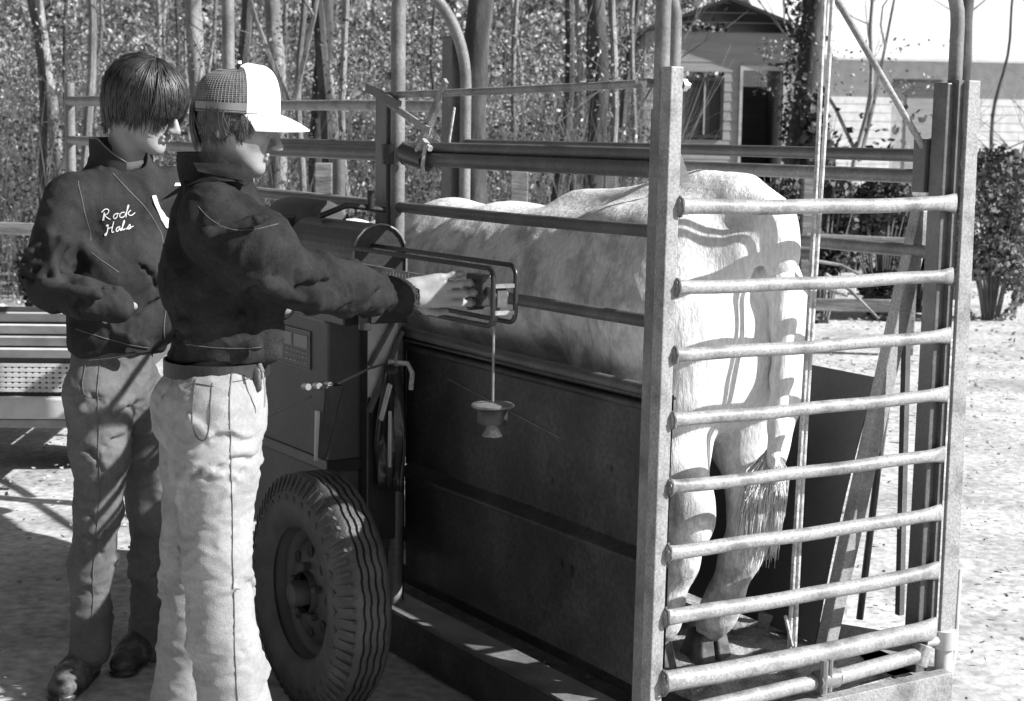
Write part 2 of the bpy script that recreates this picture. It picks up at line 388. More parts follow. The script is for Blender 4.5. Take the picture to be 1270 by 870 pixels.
b = MB(); b.tube([(.95, .01, .12), (.975, .01, .29)], .006, 8); b.tube([(.99, -.01, .45), (.985, -.012, .22), (.96, -.02, .14), (.93, -.02, .05)], .006, 8); b.build('hinge_rod', lightm, gate, True)
# far rear corner post
b = MB(); b.hexa([(.872, .02, .12), (.915, .02, .12), (.915, .07, .12), (.872, .07, .12), (.888, .02, 1.745), (.926, .02, 1.745), (.926, .07, 1.745), (.888, .07, 1.745)]); b.box((.875, .075, 1.46), (.985, .12, 1.60)); b.box((.95, .075, .12), (.985, .12, 1.45)); b.build('corner_post', dpipe_m, T, bevel=.003)
def hoop(v, zc, r, m, near_from, far_from, u0=.03, u1=.955, rad=.16, top=2.06, kind='hoop'):
    pts = [(u0, v, near_from), (u0, v, (near_from+top-rad)/2)]+arc((u0+rad, v, top-rad), rad, math.pi, math.pi/2, (1, 0, 0), (0, 0, 1))+[((u0+u1)/2, v, top)]+arc((u1-rad, v, top-rad), rad, math.pi/2, 0, (1, 0, 0), (0, 0, 1))+[(u1, v, (far_from+top-rad)/2), (u1, v, far_from)]
    return pipe(kind, pts, r, m, T, 16)
hoop(.06, 0, .0185, pipe_m, 1.60, 1.55, -.003, .955)
mid = [(.03, 1.43, .02), (.03, 1.43, 1.0)]+arc((.19, 1.43, 1.96), .16, math.pi, math.pi/2, (1, 0, 0), (0, 0, 1))+[(.5, 1.33, 2.12)]+arc((.79, 1.27, 1.96), .16, math.pi/2, 0, (1, 0, 0), (0, 0, 1))+[(.95, 1.27, 1.1), (.95, 1.27, .2)]
pipe('hoop', mid, .0225, pipe_m, T, 16)
pipe('hoop', [(-.05, 2.57, .02), (-.05, 2.57, 1.0)]+arc((.07, 2.57, 2.12), .12, math.pi, math.pi/2, (1, 0, 0), (0, 0, 1))+[(.4, 2.57, 2.235), (.66, 2.57, 2.20)]+[(.60+.33*math.sin(t), 2.57, 1.78+.40*math.cos(t)) for t in np.linspace(.5, math.pi/2, 12)]+[(.93, 2.57, 1.0), (.93, 2.57, .2)], .0225, pipe_m, T, 16)
b = MB(); b.box((.885, 2.60, .2), (.925, 2.68, 1.97)); b.build('channel_post', dpipe_m, T, bevel=.003)
b = MB(); b.box((-.0, 1.447, .05), (.015, 1.52, 1.70)); b.build('channel_post', dpipe_m, T, bevel=.002)
# side rails, near side
for z, r, m in ((1.371, .0165, dpipe_m), (1.153, .0165, dpipe_m)):
    o = pipe('side_rail', [(.03, .11, z), (.03, .14, z), (.03, .8, z-.003), (.03, 1.41, z), (.03, 2.56, z)], r, m, T, 14, [(1, 1.3), (1, 1), (1, 1), (1, 1), (1, 1)])
o = pipe('side_rail', [(.045, .11, 1.553), (.045, 1.3, 1.553), (.045, 2.9, 1.553)], .017, dpipe_m)
o = pipe('side_rail', [(.03, .11, 1.518), (.03, 1.38, 1.518)], .021, dpipe_m)
o = pipe('side_rail', [(.03, 1.45, 1.53), (.03, 2.9, 1.53)], .024, dpipe_m)
# far side rails
for z, r, v1, m in ((1.556, .018, 2.57, dpipe_m), (1.50, .02, 2.57, pipe_m), (1.30, .018, 2.57, pipe_m)):
    pipe('side_rail', [(.93, .09, z), (.93, v1/2, z), (.93, v1, z)], r, m)
for z, r in ((1.70, .024), (1.52, .022), (1.28, .022)):
    pipe('front_rail', [(.93, 2.70, z), (.93, 3.6, z+.01), (.93, 4.7, z+.015)], r, gate_m)
    pipe('front_rail', [(.03, 2.60, z), (.03, 3.6, z+.01), (.03, 4.7, z+.015)], r, pipe_m)
for u in (.03, .93): pipe('front_post', [(u, 4.7, 0), (u, 4.7, 1.8)], .024, pipe_m)
pipe('front_post', [(.96, 3.75, 0), (.96, 3.75, 1.5)], .03, dpipe_m)
b = MB(); b.box((.91, 2.685, 1.66), (.95, 2.78, 1.735)); b.build('rail_bracket', lightm, T, bevel=.003)
# tension rod, latch plates and bolts at the middle hoop
pipe('tension_rod', [(.02, 1.50, 1.708), (.022, .8, 1.713), (.022, .10, 1.722)], .0105, gate_m)
b = MB(); b.bar((-.01, 1.56, 1.733), (0, 1.36, 1.675), .026, .010); b.build('latch_lever', dpipe_m, T)
b = MB(); b.bar((.0, 1.44, 1.685), (.0, 1.17, 1.60), .020, .008); b.build('latch_lever', gate_m, T)
b = MB(); b.bar((.01, 1.265, 1.555), (.01, 1.10, 1.745), .020, .010, (0, 1, 0)); b.bar((.035, 1.28, 1.555), (.035, 1.18, 1.69), .016, .010, (0, 1, 0)); b.build('latch_lever', gate_m, T)
b = MB(); b.tube([(-.005, 1.19, 1.56), (-.01, 1.20, 1.50), (.0, 1.21, 1.48)], .006, 8); b.tube([(.05, 1.12, 1.67), (.045, 1.14, 1.57)], .004, 8)
b.tube([(-.0, 1.17, 1.55), (-.0, 1.21, 1.572), (0, 1.25, 1.545)], .009, 8); b.build('latch_link', rope_m, T, True)
b = MB(); b.tube([(.02, 1.35, 1.535), (.02, 1.22, 1.515)], .033, 14); b.tube([(.02, 1.45, 1.50), (.02, 1.45, 1.56)], .034, 14); b.build('rail_clamp', black_m, T, True)
for (u, v, z) in ((.005, 1.455, 1.765), (.002, 1.485, 1.762)):
    b = MB(); b.tube([(u-.012, v, z), (u+.012, v, z)], .013, 6); b.tube([(u-.022, v, z), (u-.012, v, z)], .007, 6); b.build('bolt', chrome_m, T)
b = MB(); b.tube([(-.03, .09, 1.72), (.0, .09, 1.72)], .012, 6); b.tube([(-.045, .1, 1.725), (-.02, .1, 1.725)], .007, 6); b.build('bolt', chrome_m, T)
b = MB(); b.tube([(.016, .01, 1.715), (.028, .01, 1.715)], .016, 6); b.tube([(.028, .01, 1.715), (.038, .01, 1.715)], .009, 10); b.build('bolt', chrome_m, T, True)
# near side panel, recessed; with top rail, pressed ribs and ledge
def sheet(name, u, v0, v1, z0, z1, m, amp=.004, seed=0, t=.004, par=T, n=40, k=18):
    V = []; 
    for side in (0, 1):
        for i in range(n+1):
            for j in range(k+1):
                v = v0+(v1-v0)*i/n; z = z0+(z1-z0)*j/k
                V.append((u+amp*noise.noise(Vector((v*2.2+seed, z*2.2, 0)))*2-t*(1-2*side)/2*1.0, v, z))
    nn = (n+1)*(k+1); Fc = []
    for i in range(n):
        for j in range(k):
            a = i*(k+1)+j; Fc.append((a, a+1, a+k+2, a+k+1)); a += nn; Fc.append((a, a+k+1, a+k+2, a+1))
    for i in range(n):
        a = i*(k+1); Fc.append((a, a+k+1, a+k+1+nn, a+nn)); a += k; Fc.append((a, a+nn, a+k+1+nn, a+k+1))
    return mk(name, V, Fc, m, par)
sheet('side_panel', .072, .083, 1.44, .568, .975, panel_m, seed=1)
sheet('side_panel', .072, .083, 1.44, .212, .545, panel_m, seed=4)
sheet('side_panel', .072, 1.45, 2.56, .10, .99, panel_m, seed=6)
b = MB(); b.box((.03, .085, .963), (.085, 1.42, .970)); b.build('panel_flange', panel_m, T)
pipe('panel_rail', [(.045, .10, .980), (.045, .8, .982), (.045, 1.42, .99)], .017, dpipe_m)
pipe('panel_rail', [(.062, .085, .935), (.062, 1.42, .94)], .012, panel_m)
b = MB(); b.hexa([(.035, .09, .54), (.075, .09, .536), (.075, 1.42, .536), (.035, 1.42, .54), (.035, .09, .552), (.075, .09, .580), (.075, 1.42, .580), (.035, 1.42, .552)]); b.build('panel_rib', panel_m, T, bevel=.004)
b = MB(); b.box((-.03, .12, .118), (.112, 2.5, .126)); b.build('side_ledge', pipe_m, T, bevel=.002)
b = MB(); b.box((-.034, .12, .03), (-.028, 2.5, .128)); b.build('side_skirt', panel_m, T, bevel=.001)
b = MB(); b.box((-.025, -.02, -.0), (.03, 2.6, .03)); b.build('chassis_beam', panel_m, T)
# weld beads and dents on the panel
b = MB()
for k in range(26):
    v = .30+.21*k/25*1.9; z = .87-.10*(k/25)*1.25
    b.tube([(.096, v, z-.002), (.0945, v+.003, z)], .0018 if k % 3 else .0026, 6)
for (v, z, r_, e_) in ((.62, .715, .012, 2.2), (.60, .672, .007, 1.5), (.66, .70, .006, 1.2), (.50, .44, .012, 1.3), (.55, .452, .008, 1.6), (.95, .80, .004, 1.5), (1.1, .62, .005, 1.), (.33, .75, .005, 2)):
    V = [(.0665, v, z)]+[(.0668, v+r_*(1+.3*math.sin(3*a+v*40))*math.cos(a), z+r_*e_*(1+.25*math.cos(4*a))*math.sin(a)) for a in np.linspace(0, 6.0, 14)]
    mk('scuff', V, [(0, i+1, i) for i in range(1, 14)]+[(0, 1, 14)], black_m, T, False)
# far side squeeze panel: leans in towards the floor
def sq_u(z): return .668+(z-.252)*(.955-.668)/(1.387-.252)
V = []; n, k = 26, 14
for side in (0, .004):
    for i in range(n+1):
        for j in range(k+1):
            v = .192+2.35*i/n; z = .235+(.955-.235)*j/k; V.append((sq_u(z)+side-.03*math.sin(math.pi*j/k)*.5, v, z+.02*(i/n)))
nn = (n+1)*(k+1); Fc = []
for i in range(n):
    for j in range(k):
        a = i*(k+1)+j; Fc.append((a, a+1, a+k+2, a+k+1)); a += nn; Fc.append((a, a+k+1, a+k+2, a+1))
for i in range(n): a = i*(k+1)+k; Fc.append((a, a+nn, a+k+1+nn, a+k+1))
for j in range(k): a = j; Fc.append((a, a+nn, a+nn+1, a+1))
mk('squeeze_panel', V, Fc, box_m, T)
b = MB(); b.hexa([(.662, .15, .235), (.706, .15, .235), (.706, .19, .235), (.662, .19, .235), (.945, .15, 1.41), (.995, .15, 1.41), (.995, .19, 1.41), (.945, .19, 1.41)]); b.build('squeeze_post', gate_m, T, bevel=.004)
b = MB(); b.tube([(.968, .22, 1.25), (.90, .22, .72), (.852, .22, .27)], .010, 8); b.build('squeeze_rod', dpipe_m, T, True)
b = MB(); b.bar((.960, .2, 1.12), (.985, .2, .27), .018, .018, (0, 1, 0)); b.bar((.93, .2, .55), (.985, .2, .52), .022, .01); b.build('squeeze_rod', dpipe_m, T)
# floor frame and gate sill works
b = MB(); b.box((.20, .03, .11), (.93, 2.55, .17)); b.build('floor_plate', panel_m, T)
def lump(name, u0, u1, v0, v1, z, m, par, amp=.02, nu=60, nv=110, top=.02):
    V = []; 
    for i in range(nu+1):
        for j in range(nv+1):
            u = u0+(u1-u0)*i/nu; v = v0+(v1-v0)*j/nv; e = min(1, min(i, nu-i, j, nv-j)/5)
            V.append((u, v, z-.03+(.03+top+amp*noise.fractal(Vector((u*9, v*9, 1)), .9, 2.1, 4))*e))
    m2 = nv+1; i, j = np.meshgrid(np.arange(nu), np.arange(nv), indexing='ij'); a = (i*m2+j).ravel()
    return mk(name, V, np.stack([a, a+m2, a+m2+1, a+1], 1), m, par)
fd = lump('floor_dirt', .20, .80, .02, 2.4, .195, dirt_m, T); 
b = MB(); b.tube([(.10, -.02, .215), (.48, -.02, .222)], .020, 12); b.build('sill_pipe', gate_m, T, True)
b = MB(); b.tube([(.55, -.02, .222), (.86, .0, .228)], .021, 12); b.build('sill_pipe', gate_m, T, True)
b = MB(); b.tube([(.48, -.045, .20), (.48, -.045, .285)], .011, 8); b.tube([(.5, -.045, .20), (.5, -.045, .285)], .008, 8); b.tube([(.47, -.03, .228), (.535, -.03, .226)], .026, 10); b.build('sill_coupling', pipe_m, T, True)
b = MB(); b.bar((.66, .42, .245), (.87, .03, .245), .045, .03, (0, 0, 1)); b.tube([(.855, 0, .2), (.875, 0, .255)], .028, 12); b.build('sill_brace', gate_m, T, bevel=.003)
b = MB(); b.bar((.70, .42, .235), (.98, .42, .235), .03, .03); b.bar((.78, .25, .20), (.81, .25, .235), .05, .03); b.build('sill_brace', gate_m, T)
b = MB(); b.box((-.0, -.06, .08), (.93, -.02, .185)); b.box((.62, -.066, .05), (.626, -.058, .15)); b.build('rear_beam', gate_m, T, bevel=.002)
b = MB(); b.box((.80, .0, .02), (.98, .5, .17)); b.build('corner_box', gate_m, T, bevel=.002)
# wheel
wl = bpy.data.objects.new('wheel', None); COL.objects.link(wl); wl.parent = T; wl.location = (-.488, 1.04, .322)
R = .336
prof = [(.185, .015), (.20, .0), (.225, -.008), (.262, -.010), (.295, -.002), (.316, .012), (.327, .024)]
prof += [(.3345, .032)]
for g0 in (.046, .066, .086, .106): prof += [(R, g0-.0045), (R-.010, g0-.0035), (R-.010, g0+.0025), (R, g0+.0035)]
prof += [(.3345, .120), (.32, .134), (.29, .146), (.25, .15), (.21, .145), (.185, .13)]
V, Fc = lathe(prof, 180, 'x'); V = [(v[0]+(.0016*(1 if (k % 180) % 6 < 3 else -1) if math.hypot(v[1], v[2]) > .325 and .035 < v[0] < .118 else 0), v[1], v[2]) for k, v in enumerate(V)]; tyre = mk('tyre', V, Fc[:-2], rubber_m, wl)
b = MB()
for k in range(64):
    a = 2*math.pi*k/64
    for x0, x1, r0, r1, w_ in ((-.004, .012, .282, .319, .010),):
        ca, sa = math.cos(a), math.sin(a); t = np.array([0, -sa, ca]); rr = np.array([0, ca, sa])
        p = []
        for (xx, r_) in ((.004, r0), (.024, .3285)):
            for sgn, dx in ((-1, 0), (1, 0), (1, -.012), (-1, -.012)): p.append(rr*(r_+(0 if dx == 0 else .006))+t*w_*.5*sgn+np.array([xx+dx, 0, 0]))
        b.hexa(p)
tl = b.build('shoulder_lugs', rubber_m, wl); tl['kind'] = 'stuff'
b = MB()
for k in range(34):     # cross hatched shoulder pattern further in
    a = 2*math.pi*(k+.3)/34
    for r0, r1, d in ((.262, .276, .02), (.276, .262, .055)):
        p0 = np.array([-.009, r0*math.cos(a+d), r0*math.sin(a+d)]); p1 = np.array([-.009, r1*math.cos(a+d+.05), r1*math.sin(a+d+.05)]); b.bar(p0, p1, .004, .004, (1, 0, 0))
tl = b.build('sidewall_pattern', rubber_m, wl); tl['kind'] = 'stuff'
V, Fc = lathe([(.196, .006), (.200, .018), (.186, .03), (.178, .05), (.165, .052), (.150, .07), (.135, .052), (.10, .045), (.062, .040), (.06, .03), (.058, .02)], 64, 'x'); rim = mk('rim', V, Fc[:-2], rim_m, wl)
V, Fc = lathe([(.036, .04), (.036, .0), (.03, -.014), (.015, -.02), (.002, -.021)], 24, 'x'); mk('hub_cap', V, Fc, rim_m, wl)
V, Fc = lathe([(.011, .04), (.011, .022), (.006, .016), (.001, .016)], 6, 'x'); nut = None
for k in range(5):
    a = 2*math.pi*k/5+.3
    if nut is None: nut = mk('lug_nut', V, Fc, rim_m, wl, False); nut.location = (0, .075*math.cos(a), .075*math.sin(a))
    else: link('lug_nut', nut.data, wl, (0, .075*math.cos(a), .075*math.sin(a)))
for k in range(8):
    a = 2*math.pi*k/8; V, Fc = lathe([(.018, .043), (.016, .0425)], 14, 'x')
    link('rim_hole', bpy.data.meshes['rim_hole'] if k else mk('rim_hole', V, Fc, dark_m, wl).data, wl, (.0, .115*math.cos(a), .115*math.sin(a))) if k else setattr(mk('rim_hole', V, Fc, dark_m, wl), 'location', (0, .115, 0))
pipe('axle', [(-.42, 1.04, .322), (-.33, 1.04, .315), (-.30, 1.10, .29), (-.06, 1.55, .17)], .028, black_m)
# housing box in front of the panel (dark painted), with label plate
b = MB(); b.box((-.205, 1.425, .60), (.02, 2.35, 1.03)); hb = b.build('housing', box_m, T, bevel=.006)
b = MB(); b.box((-.20, 1.43, .30), (.02, 2.35, .57)); b.build('housing_base', box_m, hb, bevel=.006)
b = MB(); b.hexa([(-.215, 1.41, .572), (.02, 1.41, .572), (.02, 2.36, .572), (-.215, 2.36, .572), (-.21, 1.42, .605), (.02, 1.42, .605), (.02, 2.35, .605), (-.21, 2.35, .605)]); b.build('housing_rib', black_m, hb, bevel=.004)
pipe('housing_edge', [(-.195, 1.44, 1.035), (-.195, 1.7, 1.037), (-.195, 2.3, 1.037)], .018, pipe_m, hb)
b = MB(); b.box((-.10, 1.37, .35), (.0, 1.42, 1.045)); b.build('housing_side', black_m, T, bevel=.004)
lp = MB(); lp.box((-.209, 1.545, .868), (-.2062, 1.80, .985)); lp = lp.build('label_plate', mat('label_plate_face', .10, .5), hb)
b = MB()
for a_, b_ in (((1.545, .985), (1.80, .985)), ((1.545, .868), (1.80, .868)), ((1.545, .868), (1.545, .985)), ((1.80, .868), (1.80, .985))): b.bar((-.2105, *a_), (-.2105, *b_), .0025, .002, (1, 0, 0))
for v0, v1, z0, z1 in ((1.56, 1.66, .93, .975), (1.675, 1.76, .93, .975)): b.box((-.2115, v0, z0), (-.2095, v1, z1-.005))
random.seed(4)
for zr in (.915, .90, .882):
    v = 1.56
    while v < 1.785: l = random.uniform(.01, .03); b.box((-.2115, v, zr), (-.2095, min(v+l, 1.79), zr+.005)); v += l+.008
b.build('plate_print', mat('plate_print', .30, .6), T).parent = hb
# added pale plate for the sunlit gap beside the housing; diagonal brace
b = MB(); b.box((-.10, 1.365, .80), (.0, 1.369, 1.04)); b.build('bright_gap_filler', lightm, T)
b = MB(); b.bar((-.11, 1.34, .90), (-.01, 1.34, 1.06), .022, .008, (0, 1, 0)); b.bar((-.11, 1.34, .76), (.0, 1.34, 1.0), .02, .012, (0, 1, 0)); b.build('diagonal_brace', dpipe_m, T)
# pump / beam box hoods
V = []
def hood(u0, u1, v0, v1, z0, z1, name, m, mf):
    c = (u0+u1)/2; r = (u1-u0)/2; n = 14; V = []; 
    for v in (v0, v1):
        V += [(u0, v, z0)]+[(c-r*math.cos(math.pi*i/n), v, z1-r+r*math.sin(math.pi*i/n)) for i in range(n+1)]+[(u1, v, z0)]
    k = n+3; Fc = [(i, i+1, k+i+1, k+i) for i in range(k-1)]+[(k-1, 0, k, 2*k-1)]+[tuple(range(k))[::-1], tuple(range(k, 2*k))]
    return mk(name, V, Fc, m, T, False)
hd = hood(-.25, -.08, 1.17, 1.62, 1.10, 1.335, 'beam_box', black_m, None)
b = MB(); pts = [(-.25, 1.165, 1.10), (-.25, 1.165, 1.25)]+[(-.165-.085*math.cos(math.pi*i/10), 1.165, 1.25+.085*math.sin(math.pi*i/10)) for i in range(11)]+[(-.08, 1.165, 1.25), (-.08, 1.165, 1.10)]
b.tube(pts, .0035, 8); b.build('beam_box_rim', pipe_m, hd, True)
V, Fc = lathe([(.07, 0), (.082, .02), (.085, .25), (.078, .30), (.05, .32)], 24, 'x')
cyl = mk('pump_tank', V, Fc, box_m, T); cyl.rotation_euler = (0, 0, R_(90)); cyl.location = (-.10, 1.66, 1.30)
b = MB(); b.box((-.30, 1.70, 1.05), (-.12, 1.95, 1.24)); b.tube([(-.22, 1.8, 1.24), (-.22, 1.8, 1.33)], .03, 10); b.box((-.28, 1.72, 1.24), (-.08, 2.0, 1.33)); b.tube([(-.05, 1.45, 1.36), (-.05, 1.45, 1.42)], .012, 8); b.tube([(-.2, 1.5, 1.34), (-.12, 1.47, 1.375), (-.0, 1.45, 1.36)], .010, 8)
b.build('pump_motor', black_m, T, bevel=.004)
b = MB(); b.box((-.20, 1.78, 1.04), (-.02, 2.15, 1.19)); b.build('pump_cover', lightm, T, bevel=.01)
b = MB(); b.box((-.215, 1.30, 1.03), (.0, 1.75, 1.09)); b.tube([(-.17, 1.25, 1.02), (-.17, 1.25, 1.12)], .02, 10); b.build('beam_box_base', black_m, T, bevel=.004)
# beam cage: two rounded rods frames, beam, poise
def rr(u, v0, v1, z0, z1, rad=.028):
    return [(u, v1, z1)]+[(u, (v0+v1)/2, z1)]+arc((u, v0+rad, z1-rad), rad, math.pi/2, math.pi, (0, 1, 0), (0, 0, 1), 6)+arc((u, v0+rad, z0+rad), rad, math.pi, 1.5*math.pi, (0, 1, 0), (0, 0, 1), 6)+[(u, (v0+v1)/2, z0), (u, v1, z0)]
beam = bpy.data.objects.new('weigh_beam', None); COL.objects.link(beam); beam.parent = T
for u, dz, dv in ((-.25, 0, 0), (-.185, .006, 0)):
    pipe('beam_guard', rr(u, .395+dv, 1.17, 1.125+dz, 1.268+dz), .0062, black_m, beam, 10)
b = MB(); b.bar((-.215, 1.2, 1.212), (-.215, .42, 1.205), .022, .006); b.build('beam_bar', pipe_m, beam)
b = MB()
for k in range(30): v = .62+k*.018; b.box((-.2195, v, 1.20), (-.2182, v+.002, 1.212 if k % 5 else 1.218))
b.build('beam_scale_marks', white_m, beam)['kind'] = 'stuff'
for z in (1.158, 1.225):
    b = MB(); b.bar((-.255, .398, z), (-.18, .398, z), .010, .012, (0, 0, 1)); b.build('guard_tie', gate_m, beam)
b = MB(); b.box((-.235, .40, 1.17), (-.205, .44, 1.215)); b.tube([(-.24, .42, 1.20), (-.2, .42, 1.20)], .018, 12); b.bar((-.22, .41, 1.20), (-.22, .445, 1.12), .012, .010, (1, 0, 0)); b.build('beam_pivot', dpipe_m, beam, bevel=.002)
b = MB(); b.box((-.232, .48, 1.165), (-.198, .56, 1.245)); b.tube([(-.235, .54, 1.175), (-.195, .54, 1.175)], .024, 14); b.build('poise_weight', black_m, beam, bevel=.004)
b = MB(); b.box((-.233, .515, 1.215), (-.2305, .545, 1.222)); b.box((-.233, .50, 1.195), (-.2305, .51, 1.205)); b.box((-.233, .53, 1.183), (-.2305, .56, 1.19)); b.build('poise_trim', chrome_m, beam)
# counterpoise on its rod: hangs from the beam
wp = CG(-.22, .44, 0)
CW = thing('counterweight', 'round slotted counterweight hanging on a thin rod below the weigh beam', 'weight', (wp[0], wp[1], .90), RZ)
mk('rod', *tube([(0, 0, .03), (0, 0, .22)], .0035, 8), pipe_m, CW)
V, Fc = lathe([(.05, 0), (.054, .003), (.054, .007), (.05, .010), (.02, .011), (.004, .012)], 32); mk('disc', V, Fc, pipe_m, CW).location = (0, 0, .015)
V, Fc = lathe([(.036, -.026), (.038, -.022), (.038, .010), (.036, .014)], 24); mk('weight_body', V, Fc, black_m, CW)
V, Fc = lathe([(.026, -.058), (.025, -.055), (.013, -.032), (.011, -.015)], 24); mk('weight_foot', V, Fc, gate_m, CW)
# tiny bright beads standing in for a row of sun glints on the panel
CH = MB(); c0 = np.array([.06, 1.16, .873]); c1 = np.array([.06, .56, .795])
for k in range(70):
    p = c0+(c1-c0)*k/69; V, Fc = tube([p-[0, .0011, 0], p+[0, .0011, 0]], .0016, 6); CH.add(V, Fc)
o = CH.build('glint_beads', chrome_m, T)
# fender stay with bolts, wire, hanging straps
b = MB(); b.hexa([(-.36, 1.19, .67), (-.34, 1.19, .67), (-.34, 1.15, .67), (-.36, 1.15, .67), (-.32, 1.30, .87), (-.26, 1.30, .87), (-.26, 1.20, .87), (-.32, 1.20, .87)]); b.build('fender_stay', black_m, T, bevel=.004)
b = MB(); b.hexa([(-.37, 1.172, .665), (-.358, 1.172, .665), (-.358, 1.165, .665), (-.37, 1.165, .665), (-.345, 1.22, .80), (-.29, 1.20, .79), (-.29, 1.19, .79), (-.345, 1.21, .80)]); b.build('stay_highlight', lightm, T)  # pale strip painting the bright highlight on the dark stay
for k in range(3):
    b = MB(); b.tube([(-.36+.035*k, 1.26, .865), (-.36+.035*k, 1.23, .868)], .010, 8); b.build('bolt', chrome_m, T, True)
b = MB(); pts = [(-.02, 1.36, .905), (-.12, 1.32, .895), (-.25, 1.28, .86), (-.34, 1.30, .82), (-.40, 1.40, .765), (-.42, 1.52, .72)]; b.tube(pts, .004, 8); b.build('brake_wire', pipe_m, T, True)
b = MB(); b.tube(arc((-.02, 1.36, .90), .03, 0, 5.5, (.5, .85, 0), (0, 0, 1), 12), .005, 8); b.tube([(-.05, 1.33, .91), (-.0, 1.3, .905), (-.0, 1.27, .88), (-.005, 1.27, .83)], .008, 8); b.build('wire_loop', rope_m, T, True)
def cloth_strip(path, wdt, name, m):
    V = []; Fc = []; n = len(path); k = 10
    for i, (p, ww) in enumerate(zip(path, wdt)):
        p = np.array(p, float)
        for j in range(k+1):
            t = j/k-.5; V.append(p+np.array([t*ww*.5, -t*ww*.9, 0])+np.array([-1, -.3, 0])*.012*math.sin(j*2.3+i*.25))
    Fc = [(i*(k+1)+j, i*(k+1)+j+1, (i+1)*(k+1)+j+1, (i+1)*(k+1)+j) for i in range(n-1) for j in range(k)]
    o = mk(name, V, Fc, m, T); md = o.modifiers.new('s', 'SOLIDIFY'); md.thickness = .006; return o
cloth_strip([(-.05, 1.31, .90-.38*i/14) for i in range(15)], [.04+.08*min(1, i/9)-.002*i for i in range(15)], 'hanging_flap', mat('glossy_flap', .035, .3, 0, .05, 20))
b = MB(); b.bar((-.07, 1.28, .85), (-.09, 1.30, .74), .02, .006, (0, 1, 0)); b.bar((-.075, 1.27, .77), (-.075, 1.27, .60), .010, .006, (0, 1, 0)); b.build('flap_highlight', lightm, T)  # pale bars painting the highlights of the glossy flap
# ropes inside the gate
for k, du in enumerate((0, .024)):
    top_ = CG(.485+du, .055, 2.05); bt = CG(.455+du*.6, .055, .262); mid = (top_+bt)/2+np.array([.003, 0, 0])
    pts = [top_+(bt-top_)*t+np.array([.004*math.sin(t*5+k), .0, 0]) for t in np.linspace(0, 1, 24)]
    r = mk('rope', *tube(pts, .006, 8), rope_m); tag(r, ['left strand of the pale doubled rope hanging inside the rear gate', 'right strand of the pale doubled rope hanging inside the rear gate'][k], 'rope', 'pale rope strands at the rear gate')
b = MB(); q = CG(.455, .05, .26)
for k in range(5): b.tube([q+np.array([0, 0, .02]), q+np.array([random.uniform(-.02, .03), random.uniform(-.02, .02), random.uniform(-.02, .0)])], .004, 6)
b.tube([q+np.array([-.02, 0, 0.12]), q+np.array([0, 0, 0.04])], .005, 6)
tag(b.build('rope_end', rope_m, None, True), 'frayed knotted end of the pale rope near the scale floor', 'rope knot')
pipe('stay_rod', [(.45, .12, 2.07), (.60, .12, 1.93), (.885, .09, 1.575)], .009, gate_m, T, 10)
# ------------------------------------------------------------ steer (in cage coordinates, heading +v)
ST = thing('steer', 'large white steer with grey shade painted on its near flank, standing in the cage, rump to the rear gate', 'steer', P1, RZ)
s = SDF(); C = .41
s.cone((C, .50, 1.18), (C-.01, .95, 1.145), .245, .25, .05, ((1, 0, 0), 1.08))
s.cone((C-.01, .95, 1.145), (C-.02, 1.35, 1.10), .25, .275, .05, ((1, 0, 0), 1.08)); s.cone((C-.02, 1.35, 1.10), (C-.01, 1.75, 1.085), .275, .255, .05)
s.cone((C-.01, 1.75, 1.09), (C-.01, 2.15, 1.12), .25, .17, .06); s.cone((C-.01, 2.1, 1.12), (C-.02, 2.45, 1.13), .17, .12, .05)   # neck
s.cone((C, .40, 1.43), (C, 1.0, 1.375), .06, .05, .08); s.ell((C+.015, .37, 1.22), (.20, .19, .21), .08); s.ell((C+.015, .34, 1.0), (.17, .15, .2), .08); s.ell((C-.01, 1.72, 1.27), (.12, .2, .1), .08)       # back bone, withers
for sg in (-1, 1):
    x = C+.02+sg*(.15 if sg < 0 else .115)
    s.ell((x+sg*.02, .56, 1.33), (.085, .14, .075), .10)                                # hook bone
    s.cone((C+.02+sg*.10, .40, 1.30), (x, .38, 1.10), .13, .175, .06)
    s.cone((x, .40, 1.12), (x, .36, .93), .17 if sg < 0 else .15, .135, .06, ((0, 1, 0), 1.2))             # thigh
    s.ell((x+sg*.02, .60, .95), (.10, .15, .17), .06)                                  # stifle
    s.ell((C+.03+sg*.06, .21, 1.30), (.045, .045, .06), .07)                             # pin bone
# hind legs  (near, far)
def leg(pts, rs, k=.035): s.chain(pts, rs, k)
leg([(.28, .38, .95), (.26, .34, .80), (.24, .235, .665), (.235, .215, .62), (.235, .25, .50), (.225, .285, .385), (.22, .30, .335), (.217, .32, .29)], [.15, .105, .068, .062, .046, .041, .045, .038])
leg([(.56, .38, .95), (.52, .33, .80), (.465, .225, .665), (.455, .21, .62), (.43, .235, .50), (.400, .26, .385), (.39, .275, .335), (.387, .30, .29)], [.15, .108, .072, .066, .050, .043, .046, .039])
for (x, y) in ((.225, .195), (.455, .185)): s.ell((x, y, .675), (.032, .03, .05), .04)
for sg in (-1, 1):
    x = C+sg*.14
    s.cone((x, 1.78, 1.0), (x, 1.80, .82), .14, .085, .06)
    leg([(x, 1.8, .84), (x, 1.80, .60), (x, 1.82, .56), (x, 1.80, .38), (x, 1.82, .335), (x, 1.85, .29)], [.085, .052, .054, .036, .044, .042])
s.cone((C-.01, 1.9, .98), (C-.01, 2.2, 1.02), .08, .05, .08)                           # dewlap / brisket
s.cone((C, .85, .95), (C, 1.5, .86), .10, .12, .12)                                  # belly line
